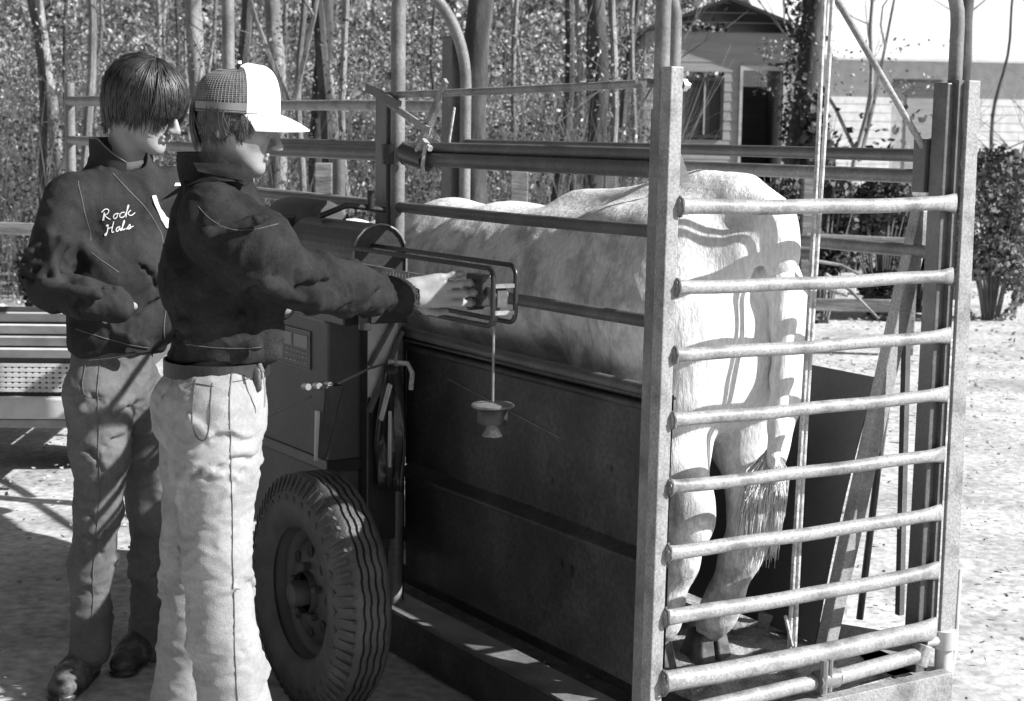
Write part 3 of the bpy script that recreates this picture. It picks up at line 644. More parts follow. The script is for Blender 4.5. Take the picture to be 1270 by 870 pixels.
# head, lowered a little
s.cone((C-.02, 2.45, 1.17), (C-.02, 2.62, 1.10), .105, .082, .05, ((1, 0, 0), 1.15)); s.cone((C-.02, 2.62, 1.10), (C-.02, 2.84, .98), .078, .058, .04, ((1, 0, 0), 1.1)); s.ell((C-.02, 2.85, .97), (.07, .05, .055), .03)
for sg in (-1, 1): s.cone((C-.02+sg*.10, 2.44, 1.20), (C-.02+sg*.23, 2.42, 1.19), .022, .03, .03, ((0, 1, 0), .5)); s.ell((C-.02+sg*.098, 2.62, 1.15), (.02, .03, .022), .02)
s.chain([(C+.02, .45, 1.43), (C+.035, .30, 1.425), (C+.048, .20, 1.385), (C+.056, .17, 1.30)], [.07, .062, .05, .036], .07)

s.cone((C+.0, .20, 1.33), (C+.0, .15, 1.0), .020, .014, .03, None, True)
V, Fc = s.mesh(.011, 2)
V = wrinkle(V, Fc, .004, 7, (1, 1, 1), 3, False); V = wrinkle(V, Fc, .0022, 26, (1, 1, .4), 5, False)
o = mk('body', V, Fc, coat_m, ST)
at = o.data.attributes.new('shade_dirt', 'FLOAT', 'POINT')
dz = np.clip((.36-V[:, 0])/.16, 0, 1)*np.clip((V[:, 1]-.15)/.25, 0, 1)*np.clip((1.50-V[:, 2])/.12, 0, 1)*.75  # near flank only: its shade put into the colour, fading along the back
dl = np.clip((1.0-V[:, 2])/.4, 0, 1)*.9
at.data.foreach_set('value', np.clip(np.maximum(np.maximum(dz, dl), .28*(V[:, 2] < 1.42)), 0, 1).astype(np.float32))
# tail
tp = [(C+.05, .235, 1.37), (C+.056, .205, 1.335), (C+.060, .188, 1.29), (C+.066, .176, 1.23), (C+.075, .166, 1.12), (C+.075, .162, .98), (C+.058, .150, .86), (C+.025, .13, .77)]
tr = [.036, .037, .037, .036, .029, .025, .022, .018]
s = SDF(); s.chain(tp, tr, .03); V, Fc = s.mesh(.007, 2); V = wrinkle(V, Fc, .0025, 30, (1, 1, .4), 2, False)
tail = mk('tail', V, Fc, coat_m, ST)
b = MB(); random.seed(3)
for i in range(1100):
    a = random.random()*6.28; q = random.random()**.5
    t = random.random(); p0 = np.array([C+.035-.02*t, .147, .80-.06*t])+np.array([math.cos(a), math.sin(a), 0])*.014*q
    l = random.uniform(.08, .26); sp = np.array([math.cos(a), math.sin(a)*.6])*.045*q
    p1 = p0+np.array([sp[0]*1.3-.01, sp[1]*.9, -l*.5]); p2 = p0+np.array([sp[0]*1.0-.022-random.uniform(-.012, .02)+.012*math.sin(i*.7), sp[1], -l])
    b.tube([p0, p1, p2], [.0013, .0016, .0005], 3)
b.build('tail_switch', coat_m, tail, True)
# coat fringe along the back and thighs
for (x, y) in ((.213, .33), (.383, .31), (C-.14, 1.86), (C+.14, 1.86)):
    b = MB()
    for sg in (-1, 1):
        V = [(x+sg*.005, y-.055, .198), (x+sg*.058, y-.048, .198), (x+sg*.052, y+.065, .198), (x+sg*.008, y+.092, .198), (x+sg*.004, y-.036, .282), (x+sg*.044, y-.034, .282), (x+sg*.040, y+.03, .288), (x+sg*.006, y+.042, .288)]
        if sg < 0: V = [V[i] for i in (1, 0, 3, 2, 5, 4, 7, 6)]
        b.hexa(V)
    h = b.build('hoof', hoof_m, ST, True, bevel=.008)
for sg in (-1, 1):
    V, Fc = lathe([(.001, -.016), (.012, -.011), (.016, 0), (.012, .011), (.001, .016)], 12); e = mk('eye', V, Fc, leather_m, ST); e.location = (C-.02+sg*.105, 2.625, 1.145)

# ------------------------------------------------------------ people
def basis(f):
    f = np.array(f, float); f /= np.linalg.norm(f); l = np.cross([0, 0, 1.], f); l /= np.linalg.norm(l); u = np.cross(f, l)
    return np.stack([f, l, u], 1)           # columns: forward, left, up
def head_sdf(neck_end, ear=(-.012, -.02), mouth=0):
    s = SDF()
    s.ell((-.012, 0, .012), (.098, .076, .090), .02); s.ell((.030, 0, -.046), (.062, .057, .082), .035)
    for g in (-1, 1):
        s.cone((-.005, g*.048, -.055), (.066, g*.016, -.106), .018, .016, .04); s.ell((.055, g*.036, -.036), (.026, .022, .024), .02)
        s.ell((ear[0], g*.077, ear[1]), (.019, .010, .033), .006); s.ell((ear[0]+.003, g*.087, ear[1]+.004), (.010, .007, .019), .004, None, True)
        s.ell((.094, g*.031, -.008), (.013, .016, .011), .012, None, True); s.ell((.080, g*.031, -.008), .0135, .004)
        s.ell((.109, g*.012, -.048), (.010, .007, .007), .006)
    s.ell((.078, 0, -.112), (.018, .019, .015), .02)
    s.cone((.084, -.034, .012), (.084, .034, .012), .012, .012, .015)
    s.cone((.092, 0, .004), (.121, 0, -.043), .006, .0115, .012)
    s.cone((.096, -.019, -.070), (.096, .019, -.070), .0062, .0062, .006); s.cone((.094, -.017, -.081), (.094, .017, -.081), .0068, .0068, .006)
    s.cone((.103, -.022, -.0755), (.103, .022, -.0755), .003, .003, .004, None, True)
    s.cone((-.028, 0, -.05), neck_end, .052, .060, .03)
    return s
def place(V, B, c, sc=1.0): return V*sc @ B.T + c
def join(parts):
    Vs = []; Fs = []; n = 0
    for V, Fc in parts: Vs.append(V); Fs.append(Fc+n); n += len(V)
    return np.concatenate(Vs), np.concatenate(Fs)
def hair_on(par, c, B, sc, Rr, end, top, n, seed, m, ripple=.003, base=True, start=0., flow=1.0):
    r = np.random.default_rng(seed); Rr = np.array(Rr)
    def pt(a, th, e=1.0):
        if th <= math.pi/2: d = np.array([math.sin(th)*math.cos(a), math.sin(th)*math.sin(a), math.cos(th)])
        else: d = np.array([math.cos(a), math.sin(a), -(th-math.pi/2)*1.0]); k = 1-.30*(th-math.pi/2)**1.6; d[:2] *= k
        return np.array(top)+Rr*d*e
    if base:
        V = []; na, nt_ = 64, 22
        for j in range(nt_+1):
            for i in range(na):
                a = 2*math.pi*i/na; th = start+(end(a)*.98-start)*j/nt_; V.append(pt(a, th, .955-.0*j))
        Fc = np.array([(j*na+i, (j+1)*na+i, (j+1)*na+(i+1) % na, j*na+(i+1) % na) for j in range(nt_) for i in range(na)])
        V = np.array(V); h = mk('hair', place(V, B, c, sc), Fc, m, par, True, True); md = h.modifiers.new('s', 'SOLIDIFY'); md.thickness = .012; md.offset = -1
    Vs = []; Fs = []; k0 = 0; K = 11
    nclump = 90; ca = r.uniform(0, 2*math.pi, nclump); cj = r.normal(0, 1, nclump)
    for i in range(n):
        q = r.integers(nclump); a0 = ca[q]+r.normal(0, .045); lift = 1+.018*cj[q]+r.normal(0, .014)+(.03 if r.random() < .03 else 0)
        t0 = start+r.random()**1.2*.8*max(.02, end(a0)-start); L_ = r.uniform(.35, 1.0); e_ = end(a0)+r.normal(0, .08)+.09*cj[q]
        t1 = min(e_, t0+L_*2.2); curl = r.normal(0, .13)+.12*cj[q]; P = []
        for j in range(K):
            t = j/(K-1); th = t0+(t1-t0)*t; a = a0+curl*t*t+flow*.0; P.append(pt(a+.02*math.sin(t*6+cj[q]*9), max(th, .02), lift+.012*math.sin(t*3.1)+.035*t*t*abs(cj[q])*(1 if cj[q] > 0 else .3)))
        P = place(np.array(P), B, c, sc)
        Tn = np.gradient(P, axis=0); Tn /= np.linalg.norm(Tn, axis=1)[:, None]; out = P-c; out /= np.linalg.norm(out, axis=1)[:, None]
        sd_ = np.cross(Tn, out); sd_ /= np.linalg.norm(sd_, axis=1)[:, None]; wd = .0017*np.sin(np.linspace(.35, math.pi-.12, K))[:, None]
        A = P-sd_*wd; Bq = P+sd_*wd; Cq = P+out*wd*.9
        Vs.append(np.concatenate([A, Cq, Bq]))
        for j in range(K-1): Fs += [(k0+j, k0+j+1, k0+K+j+1, k0+K+j), (k0+K+j, k0+K+j+1, k0+2*K+j+1, k0+2*K+j)]
        k0 += 3*K
    return mk('hair_strands', np.concatenate(Vs), np.array(Fs), m, par, True, True)
def hand(wr, dirv, back, thumb, fdirs, sc=1.0, th=None, side=1, fore=None):
    """wr wrist point; dirv palm direction; back = normal out of the back of the hand; fingers fan along 'across'"""
    d = np.array(dirv, float); d /= np.linalg.norm(d); bk = np.array(back, float); bk -= d*(bk@d); bk /= np.linalg.norm(bk); ac = np.cross(d, bk)*side   # across: towards the thumb side
    s = SDF(); m = []
    base = [ac*.032+d*.092, ac*.0115+d*.097, -ac*.010+d*.094, -ac*.031+d*.086]; rad = [.0098, .0100, .0094, .0082]; ln = [(.040, .025, .021), (.044, .029, .022), (.041, .027, .022), (.032, .020, .019)]
    for p_, q_ in zip(base, rad):
        s.cone(wr+ac*(p_@ac)*.45, wr+p_, .0165, q_+.0025, .012, (bk, .85))
    s.cone(wr+ac*.02+d*.02, wr+ac*.028+d*.07, .019, .013, .015, (bk, .85)); s.cone(wr-ac*.015+d*.02, wr-ac*.026+d*.07, .018, .012, .015, (bk, .85))
    s.cone(wr+(-d*.07 if fore is None else np.array(fore, float)*.07), wr+d*.01, .030, .0265, .02, (bk, .8) if fore is None else None)
    for i in range(4):
        p = wr+base[i]; 
        for j in range(3):
            an, spd = fdirs[i][j]; v = d*math.cos(an)-bk*math.sin(an)+ac*spd; v /= np.linalg.norm(v); q = p+v*ln[i][j]
            s.cone(p, q, rad[i]*(1-.07*j), rad[i]*(.96-.08*j), .006); s.ell(p, rad[i]*1.03, .005); p = q
    t0 = wr+ac*.024+d*.020-bk*.008; p = t0
    for j, (v, l, r0, r1) in enumerate(thumb):
        v = d*v[0]+ac*v[1]+bk*v[2]; v /= np.linalg.norm(v); q = p+v*l; s.cone(p, q, r0, r1, .010 if j == 0 else .004); p = q
    V, Fc = s.mesh(.0024, 1)
    return V, Fc
def creases(s, pts, rs, n, seed, trange=(0, 1), sq=(None, 1), r=.009, k=.016, span=.9, slant=.05, groove=True):
    rr = random.Random(seed); pts = [np.array(p, float) for p in pts]; L_ = [np.linalg.norm(b-a) for a, b in zip(pts[:-1], pts[1:])]; tot = sum(L_)
    for _ in range(n):
        d = rr.uniform(*trange)*tot; i = 0
        while i < len(L_)-1 and d > L_[i]: d -= L_[i]; i += 1
        t = min(1, d/L_[i]); c = pts[i]*(1-t)+pts[i+1]*t; R = rs[i]*(1-t)+rs[i+1]*t; Tn = (pts[i+1]-pts[i])/L_[i]
        x = np.cross(Tn, [0, .3, 1.]); x /= np.linalg.norm(x); y = np.cross(Tn, x); a0 = rr.uniform(0, 6.28); sp = rr.uniform(.4, 1)*span; sl = rr.uniform(-1, 1)*slant; P = []
        rad = r*rr.uniform(.6, 1.2)
        for j in range(6):
            th = (j/5-.5)*2*sp; v = x*math.cos(a0+th)+y*math.sin(a0+th)
            if sq[0] is not None: ax = np.array(sq[0])/np.linalg.norm(sq[0]); v = v+ax*(v@ax)*(sq[1]-1)
            P.append(c+v*(R-.003)+Tn*sl*(j/5-.5)*2+Tn*.012*math.sin(j*1.3+a0))
        for j in range(5):
            e0, e1 = math.sin(math.pi*(j+.3)/5.6), math.sin(math.pi*(j+1.3)/5.6)
            s.cone(P[j], P[j+1], rad*(.35+.65*e0), rad*(.35+.65*e1), k)
            if groove: s.cone(P[j]+Tn*rad*2.1+(P[j]-c)*.06, P[j+1]+Tn*rad*2.1+(P[j+1]-c)*.06, rad*.5*e0+.001, rad*.5*e1+.001, k*.8, None, True)
# ---------------- person A: bare headed, left
A0 = W(145, 845, 4.74); PA = thing('person', 'bare-headed person with thick dark hair, dark jacket and jeans, hand at waist', 'person', (A0[0], A0[1], 0), 0)
fA = np.array([.86, -.5, 0]); sA = np.array([-.5, -.86, 0])
HA = basis((.92, -.28, -.36)); cA = W(181, 127, 4.74); scA = .97
neckA = (np.array(W(151, 215, 4.80))-cA)/scA @ HA
V1, F1 = head_sdf(neckA).mesh(.0027, 1); V1 = place(V1, HA, cA, scA)
sk = SDF(); sk.cone(W(154, 245, 4.8), W(145, 430, 4.8), .065, .09, .05, (sA, 1.3))
for a_, b_ in ((W(120, 480, 4.74), W(122, 640, 4.71)), (W(165, 480, 4.88), W(186, 640, 4.94))): sk.cone(a_, b_, .075, .045, .04)
sk.cone(W(122, 640, 4.71), W(110, 815, 4.70), .045, .032, .03); sk.cone(W(186, 640, 4.94), W(183, 800, 4.92), .045, .032, .03)
sk.chain([W(92, 262, 4.66), W(52, 340, 4.58), W(140, 376, 4.57)], [.035, .033, .026], .02); sk.chain([W(212, 235, 4.92), W(228, 320, 4.98), W(212, 385, 4.88)], [.045, .033, .024], .02)
V2, F2 = sk.mesh(.012, 1)
wrA = W(140, 380, 4.62)
V3, F3 = hand(wrA, (.10, .97, -.20), (-.3, .1, .95), [((.8, .5, -.3), .045, .015, .012), ((.95, .2, -.3), .03, .0115, .010), ((.9, .0, -.4), .025, .0105, .008)], [[(.3, .05), (.6, 0), (.6, 0)], [(.35, 0), (.65, 0), (.6, 0)], [(.4, -.02), (.7, 0), (.6, 0)], [(.45, -.06), (.7, 0), (.6, 0)]], side=-1, fore=(-.97, -.1, .06))
V, Fc = join([(V1, F1), (V2, F2), (V3, F3)]); bodyA = mk('body', V, Fc, skin_m, PA, True, True)
def endA(a):
    c = math.cos(a); 
    front = max(0, (c-.30)/.7); side = 1-abs(c)
    return R_(90)+.80-front**.5*.55 if c > .3 else (R_(90)+.80+.25*max(0, -c))
hair_on(PA, cA, HA, scA, (.119, .103, .108), endA, (-.012, 0, .018), 5200, 11, hair_m)
for g in (-1, 1):
    e = mk('eye', *lathe([(.0005, -.0125), (.009, -.009), (.0128, 0), (.009, .009), (.0005, .0125)], 14), leather_m, PA); e.location = Vector(place(np.array([[.083, g*.031, -.008]]), HA, cA, scA)[0])-Vector((A0[0], A0[1], 0)); e.scale = (.8, .8, .6)
# shirt
s = SDF(); s.cone(W(156, 216, 4.795), W(150, 330, 4.80), .052, .100, .05, (sA, 1.3)); s.cone(W(108, 250, 4.72), W(200, 244, 4.88), .045, .045, .04)
s.ell(W(157, 202, 4.79), (.057, .057, .03), .02)
V, Fc = s.mesh(.008, 1); mk('shirt', V, Fc, white_m, PA, True, True)
# jacket
s = SDF()
s.cone(W(146, 418, 4.80), W(147, 330, 4.80), .122, .128, .04, (sA, 1.22)); s.cone(W(147, 330, 4.80), W(150, 262, 4.80), .128, .112, .05, (sA, 1.34))
s.cone(W(94, 246, 4.68), W(206, 238, 4.91), .060, .060, .07); s.cone(W(150, 232, 4.8), W(149, 205, 4.8), .105, .086, .05)
s.cone(W(146, 432, 4.80), W(146, 441, 4.80), .118, .112, .01, (sA, 1.2))
s.chain([W(84, 254, 4.66), W(54, 335, 4.58)], [.066, .064], .045); s.chain([W(52, 335, 4.58), W(60, 358, 4.55), W(105, 371, 4.53), W(146, 378, 4.545)], [.060, .056, .050, .044], .02)
s.chain([W(215, 240, 4.93), W(232, 330, 4.98), W(205, 405, 4.80)], [.07, .06, .048], .04)
for (a_, b_, r_) in ((W(78, 300, 4.54), W(48, 345, 4.50), .018), (W(60, 290, 4.55), W(70, 345, 4.49), .014), (W(55, 352, 4.47), W(120, 366, 4.46), .014), (W(100, 300, 4.62), W(140, 350, 4.66), .016), (W(110, 420, 4.68), W(180, 428, 4.66), .014), (W(95, 405, 4.70), W(160, 418, 4.65), .012)): s.cone(a_, b_, r_, r_*.8, .022)
creases(s, [W(84, 254, 4.66), W(54, 335, 4.58)], [.066, .064], 7, 2, (.35, 1)); creases(s, [W(54, 335, 4.58), W(60, 358, 4.55), W(105, 371, 4.53), W(146, 378, 4.545)], [.060, .056, .050, .044], 10, 3, (0, .95), r=.0085)
creases(s, [W(148, 300, 4.80), W(146, 432, 4.80)], [.128, .122], 12, 4, (.1, .95), (sA, 1.22), r=.010, slant=.09, span=.6)
nrmA = np.array([.80, -.60, 0])
# open front: a wedge cut down to y 300
va, vb = W(176, 205, 4.70), W(200, 305, 4.70)
s.cone(W(170, 192, 4.70), W(199, 296, 4.72), .030, .006, .008, None, True)
s.cone(W(158, 192, 4.74), W(158, 204, 4.78), .046, .050, .01, None, True)
zh = W(145, 441, 4.69)[2]; s.cut(lambda P: zh+.006*np.sin(P[..., 0]*38)-P[..., 2], .006)
V, Fc = s.mesh(.0065, 1); V = wrinkle(V, Fc, .0065, 6, (1, 1, .7), 3); V = wrinkle(V, Fc, .0022, 24, (1, 1, .8), 8)
jA = mk('jacket', V, Fc, jacket_m, PA, True, True); bvA = bvh(V, Fc)
# collar: band round the neck, open at the front
def collar(par, c, rx, ry, f, z0, z1, gap, lean, m, mt, flare=.012, drop=0):
    f = np.array(f[:2])/np.linalg.norm(f[:2]); l = np.array([-f[1], f[0]]); n = 40; V = []; tr = []
    for k in (0, 1):
        for i in range(n+1):
            a = gap+(2*math.pi-2*gap)*i/n; fr = math.cos(a)
            for j, z in enumerate(np.linspace(0, 1, 5)):
                zz = z0+(z1-z0)*z*(1-.25*max(0, fr)); r = 1+flare*8*math.sin(z*2.0)*.8
                e = .0 if k == 0 else -.005
                q = f*math.cos(a)*(rx*r+e)+l*math.sin(a)*(ry*r+e)
                V.append((c[0]+q[0]+lean[0]*z+f[0]*drop*max(0, fr), c[1]+q[1]+lean[1]*z, c[2]+zz-max(0, fr)*.055))
                if k == 0 and j == 4: tr.append(V[-1])
    nn = (n+1)*5; Fc = []
    for i in range(n):
        for j in range(4):
            a = i*5+j; Fc.append((a, a+5, a+6, a+1)); a += nn; Fc.append((a, a+1, a+6, a+5))
        Fc.append((i*5+4, i*5+9, i*5+9+nn, i*5+4+nn)); Fc.append((i*5, i*5+nn, i*5+5+nn, i*5+5))
    for i in (0, n):
        for j in range(4): a = i*5+j; Fc.append((a, a+1, a+1+nn, a+nn) if i == 0 else (a, a+nn, a+1+nn, a+1))
    o = mk('collar', V, Fc, m, par, True, True)
    if mt is not None: mk('collar_edge', *tube(tr, .0028, 6), mt, par, True, True)
    return o
cc = W(151, 206, 4.79); collar(PA, cc, .080, .088, fA, -.03, .078, .62, (.0, 0), jacket_m, jacktrim_m)
# lapel edges and zip
def drape_line(bv, pts, d, off, rad, m, name, par, n=20):
    P = []; pts = [np.array(p) for p in pts]
    for _ in range(2): pts = [pts[0]]+[q for a_, b_ in zip(pts[:-1], pts[1:]) for q in (a_*.75+b_*.25, a_*.25+b_*.75)]+[pts[-1]]
    n = max(4, n//3)
    for a_, b_ in zip(pts[:-1], pts[1:]):
        for t in np.linspace(0, 1, n): 
            q = drape(bv, a_*(1-t)+b_*t-np.array(d)*.5, d, off)
            if q is not None and (not P or np.linalg.norm(q-P[-1]) < .03): P.append(q)
    if len(P) > 3: return mk(name, *tube(P, rad, 6), m, par, True, True)
vd = np.array([.0, 1., 0])
for pts, r_ in (([W(141, 215, 4.7), W(160, 235, 4.7), W(182, 262, 4.7), W(197, 300, 4.7), W(200, 340, 4.7), W(198, 425, 4.7)], .0016), ([W(178, 205, 4.8), W(188, 240, 4.8), W(198, 280, 4.8)], .0018),
                ([W(93, 225, 4.6), W(104, 255, 4.6), W(108, 300, 4.6)], .0012), ([W(86, 412, 4.6), W(140, 428, 4.6), W(205, 432, 4.7)], .0014), ([W(112, 314, 4.6), W(142, 340, 4.6)], .0014)):
    drape_line(bvA, pts, vd, .0004, r_, jacktrim_m, 'jacket_seam', PA)
# embroidered name on the chest
def text_mesh(body, size, shear=.35):
    cu = bpy.data.curves.new('t', 'FONT'); cu.body = body; cu.size = size; cu.shear = shear; cu.space_character = .92; cu.resolution_u = 3; cu.offset = size*.012
    ob = bpy.data.objects.new('t', cu); COL.objects.link(ob); bpy.context.view_layer.update()
    me = bpy.data.meshes.new_from_object(ob.evaluated_get(bpy.context.evaluated_depsgraph_get())); bpy.data.objects.remove(ob); return me
def stitched(name, body, px, py, Y, size, ang, bv, par, m, ex=(1, 0, 0)):
    me = text_mesh(body, size); bm = bmesh.new(); bm.from_mesh(me); bmesh.ops.triangulate(bm, faces=bm.faces[:]); bmesh.ops.subdivide_edges(bm, edges=bm.edges[:], cuts=1)
    o0 = W(px, py, Y); ex = np.array(ex, float); ex /= np.linalg.norm(ex); ez = np.array([0, 0, 1.])
    for v in bm.verts:
        x, y = v.co.x*math.cos(ang)-v.co.y*math.sin(ang), v.co.x*math.sin(ang)+v.co.y*math.cos(ang)
        p = o0+ex*x+ez*y; q = drape(bv, p-vd*.4, vd, .0022); v.co = Vector(q if q is not None else p)
    bm.to_mesh(me); bm.free(); V = [tuple(v.co) for v in me.vertices]; Fc = [tuple(p.vertices) for p in me.polygons]
    return mk(name, V, Fc, m, par, False, True)
GL = {'R': [[(0, .1), (.15, 1), (.1, .1)], [(-.1, .85), (.2, 1.1), (.55, .95), (.45, .6), (.15, .55), (.45, .2), (.7, .05)]], 'o': [[(.45, .5), (.15, .45), (.05, .2), (.25, 0), (.45, .2), (.4, .5), (.6, .4)]],
      'c': [[(.5, .45), (.2, .5), (.05, .2), (.25, 0), (.55, .15)]], 'k': [[(-.05, .1), (.3, 1.0), (.15, 1.05), (.08, 0)], [(.45, .55), (.15, .3), (.5, 0), (.8, .25)]],
      'H': [[(-.1, .8), (.12, 1), (.05, .1), (-.1, -.15), (-.2, .05), (.1, .2)], [(.1, .5), (.55, .6)], [(.65, 1.1), (.5, .4), (.55, 0), (.75, .1)]], 'a': [[(.45, .45), (.15, .45), (.05, .15), (.25, 0), (.45, .4), (.45, .05), (.65, .1)]],
      'l': [[(-.05, .05), (.3, .8), (.25, 1.05), (.1, .6), (.15, .0), (.4, .15)]], 's': [[(-.05, .05), (.3, .55), (.25, .3), (.4, .1), (.15, 0), (.05, .1), (.6, .2)]]}
def cursive(word, px, py, Y, h, ang, bv, par, m):
    b = MB(); x = 0
    for ch in word:
        for st in GL[ch]:
            st = np.array(st, float)
            for _ in range(2): st = np.array([st[0]]+[q for a_, b_ in zip(st[:-1], st[1:]) for q in (a_*.75+b_*.25, a_*.25+b_*.75)]+[st[-1]])
            P = []
            for q in st:
                X = (x+q[0]*.95+q[1]*.28)*h; Z = q[1]*h; p = W(px, py, Y)+np.array([X*math.cos(ang)-Z*math.sin(ang), 0, X*math.sin(ang)+Z*math.cos(ang)])
                q2 = drape(bv, p-vd*.4, vd, .0015)
                if q2 is not None: P.append(q2)
            if len(P) > 3: b.tube(P, .0014, 6)
        x += .80 if ch in 'RH' else .52
    return b.build('stitched_name', m, par, True, True)
cursive('Rock', 128, 275, 4.66, .031, .20, bvA, PA, thread_m); cursive('Hals', 133, 291, 4.66, .028, .24, bvA, PA, thread_m)
b = MB()
stitched('chest_letter', 'T', 201, 250, 4.75, .07, .0, bvA, PA, white_m)
def strip(P0, P1, bv, name, m, par, n=14):
    V = []
    for k in (0, 1):
        for i in range(n+1):
            for P in (P0, P1):
                a_ = P[0]*(1-i/n)+P[1]*(i/n); q = drape(bv, a_-vd*.4, vd, .004-.003*k); V.append(q if q is not None else a_)
    nn = 2*(n+1); Fc = []
    for i in range(n): a_ = 2*i; Fc += [(a_, a_+1, a_+3, a_+2), (a_+nn, a_+2+nn, a_+3+nn, a_+1+nn), (a_, a_+2, a_+2+nn, a_+nn), (a_+1, a_+1+nn, a_+3+nn, a_+3)]
    return mk(name, V, Fc, m, par, True, True)
strip((W(185, 244, 4.7), W(196, 292, 4.7)), (W(188.5, 243, 4.7), W(199, 292, 4.7)), bvA, 'shirt_placket', white_m, PA)
# jeans
def strip_seam(bv, pts, m, name, par, r=.0014, off=.0008):
    return drape_line(bv, pts, vd, off, r, m, name, par, 16)
s = SDF(); s.cone(W(142, 428, 4.8), W(140, 478, 4.8), .105, .112, .04, (sA, 1.18))
s.chain([W(122, 490, 4.73), W(124, 560, 4.71), W(122, 635, 4.70), W(114, 700, 4.70), W(112, 790, 4.70)], [.098, .080, .062, .060, .056], .03)
s.chain([W(162, 490, 4.86), W(178, 560, 4.90), W(188, 635, 4.93), W(189, 700, 4.93), W(184, 795, 4.92)], [.098, .080, .064, .061, .052], .03)
s.cone(W(112, 796, 4.695), W(112, 806, 4.695), .057, .058, .01); s.cone(W(184, 800, 4.92), W(184, 806, 4.92), .052, .053, .01)
creases(s, [W(122, 490, 4.73), W(124, 560, 4.71)], [.098, .080], 7, 32, r=.007, slant=.05, span=.7, k=.018); creases(s, [W(122, 600, 4.70), W(112, 790, 4.70)], [.064, .056], 13, 33, r=.007, slant=.04, span=.8); creases(s, [W(188, 600, 4.93), W(184, 795, 4.92)], [.064, .052], 10, 34, r=.007, slant=.04, span=.8)
V, Fc = s.mesh(.0065, 1); V = wrinkle(V, Fc, .004, 7, (.8, .8, 1.2), 11); V = wrinkle(V, Fc, .0020, 26, (.7, .7, 1.3), 4)
mk('jeans', V, Fc, jeans_m, PA, True, True); bj = bvh(V, Fc)
strip_seam(bj, [W(104, 455, 4.5), W(108, 540, 4.5), W(110, 630, 4.5), W(100, 720, 4.5), W(98, 800, 4.5)], seamd_m, 'side_seam', PA, .0018); strip_seam(bj, [W(90, 458, 4.5), W(150, 452, 4.5)], seam_m, 'waist_seam', PA)
strip_seam(bj, [W(112, 505, 4.5), W(85, 500, 4.5), W(86, 462, 4.5)], seamd_m, 'pocket_seam', PA); strip_seam(bj, [W(186, 560, 4.6), W(188, 680, 4.6), W(182, 790, 4.6)], seamd_m, 'side_seam', PA)
def shoe(par, heel, d, L_, m, sole=True, hgt=.095, w_=.045):
    d = np.array(d, float); d /= np.linalg.norm(d); sd_ = np.array([-d[1], d[0], 0]); s = SDF(); h = np.array([heel[0], heel[1], 0])
    P = lambda a, b_, c: h+d*a+sd_*b_+np.array([0, 0, c])
    s.cone(P(.03, 0, .045), P(.045, 0, hgt+.02), .036, .042, .03); s.cone(P(.03, 0, .04), P(L_*.55, .003, .045), .034, .036, .03, (sd_, 1.15)); s.cone(P(L_*.5, 0, .042), P(L_-.045, .0, .034), .036, .030, .03, (sd_, 1.35))
    s.cone(P(.05, 0, .085), P(L_*.5, 0, .065), .032, .024, .03)
    V, Fc = s.mesh(.005, 1); V = wrinkle(V, Fc, .0015, 30, seed=2); V[:, 2] = np.maximum(V[:, 2], .014); o = mk('shoe', V, Fc, m, par, True, True)
    s = SDF(); s.cone(P(.03, 0, .012), P(L_*.5, .003, .012), .04, .042, .01, ((0, 0, 1), .45)); s.cone(P(L_*.5, .003, .012), P(L_-.05, 0, .012), .042, .044, .01, ((0, 0, 1), .4))
    V, Fc = s.mesh(.005); mk('sole', V, Fc, leather_m, par, True, True).parent = par
    b = MB()
    for k in range(5):
        a = L_*(.30+.09*k); b.tube([P(a, -.02, .10-.011*k), P(a+.008, 0, .108-.012*k), P(a, .02, .10-.011*k)], .0022, 6)
    b.build('shoe_lace', jacktrim_m, par, True, True)
shoe(PA, W(112, 812, 4.78)[:2], (-.10, -1, 0), .28, shoe_m); shoe(PA, W(184, 803, 5.0)[:2], (-.1, -1, 0), .28, shoe_m)

# ---------------- person B: cap, reaching to the weigh beam
B0 = W(262, 870, 3.9); PB = thing('person', 'person in white-fronted trucker cap, dark jacket and pale jeans reaching out to the weigh beam', 'person', (B0[0], B0[1]+.02, 0), 0)
fB = np.array([.98, .2, 0]); sB = np.array([.2, -.98, 0])
HB = basis((.985, .10, -.24)); HC = basis((.985, .10, -.05)); cB = W(295, 149, 3.89); scB = .875
neckB = (np.array(W(272, 225, 3.90))-cB)/scB @ HB
V1, F1 = head_sdf(neckB, (-.030, -.026)).mesh(.0027, 1); V1 = place(V1, HB, cB, scB)
sk = SDF(); sk.cone(W(268, 245, 3.9), W(270, 440, 3.9), .07, .085, .05, (sB, 1.3)); sk.chain([W(262, 268, 3.74), W(365, 340, 3.86), W(490, 366, 4.15)], [.05, .04, .028], .02)
sk.chain([W(275, 262, 4.07), W(300, 350, 4.2), W(350, 380, 4.3)], [.05, .04, .028], .02)
for a_, b_, c_ in ((W(268, 520, 3.82), W(272, 680, 3.80), B0*0+np.array([W(285, 900, 3.83)[0], 3.83, .08])), (W(258, 520, 3.98), W(236, 680, 4.0), np.array([W(228, 900, 4.03)[0], 4.03, .08]))): sk.chain([a_, b_, c_], [.08, .05, .035], .03)
V2, F2 = sk.mesh(.012, 1)
wrB = W(506, 363, 4.17)
fd_ = [[(-.10, .10), (.22, .04), (.5, .0)], [(-.05, .03), (.30, 0), (.6, 0)], [(.0, -.04), (.36, -.02), (.7, 0)], [(.1, -.12), (.45, -.06), (.8, 0)]]
V3, F3 = hand(wrB, (.90, .22, .06), (.22, -.95, .05), [((.62, .55, -.55), .046, .016, .0125), ((.85, .25, -.45), .034, .012, .0108), ((.95, .0, -.30), .027, .0108, .0085)], fd_, side=1)
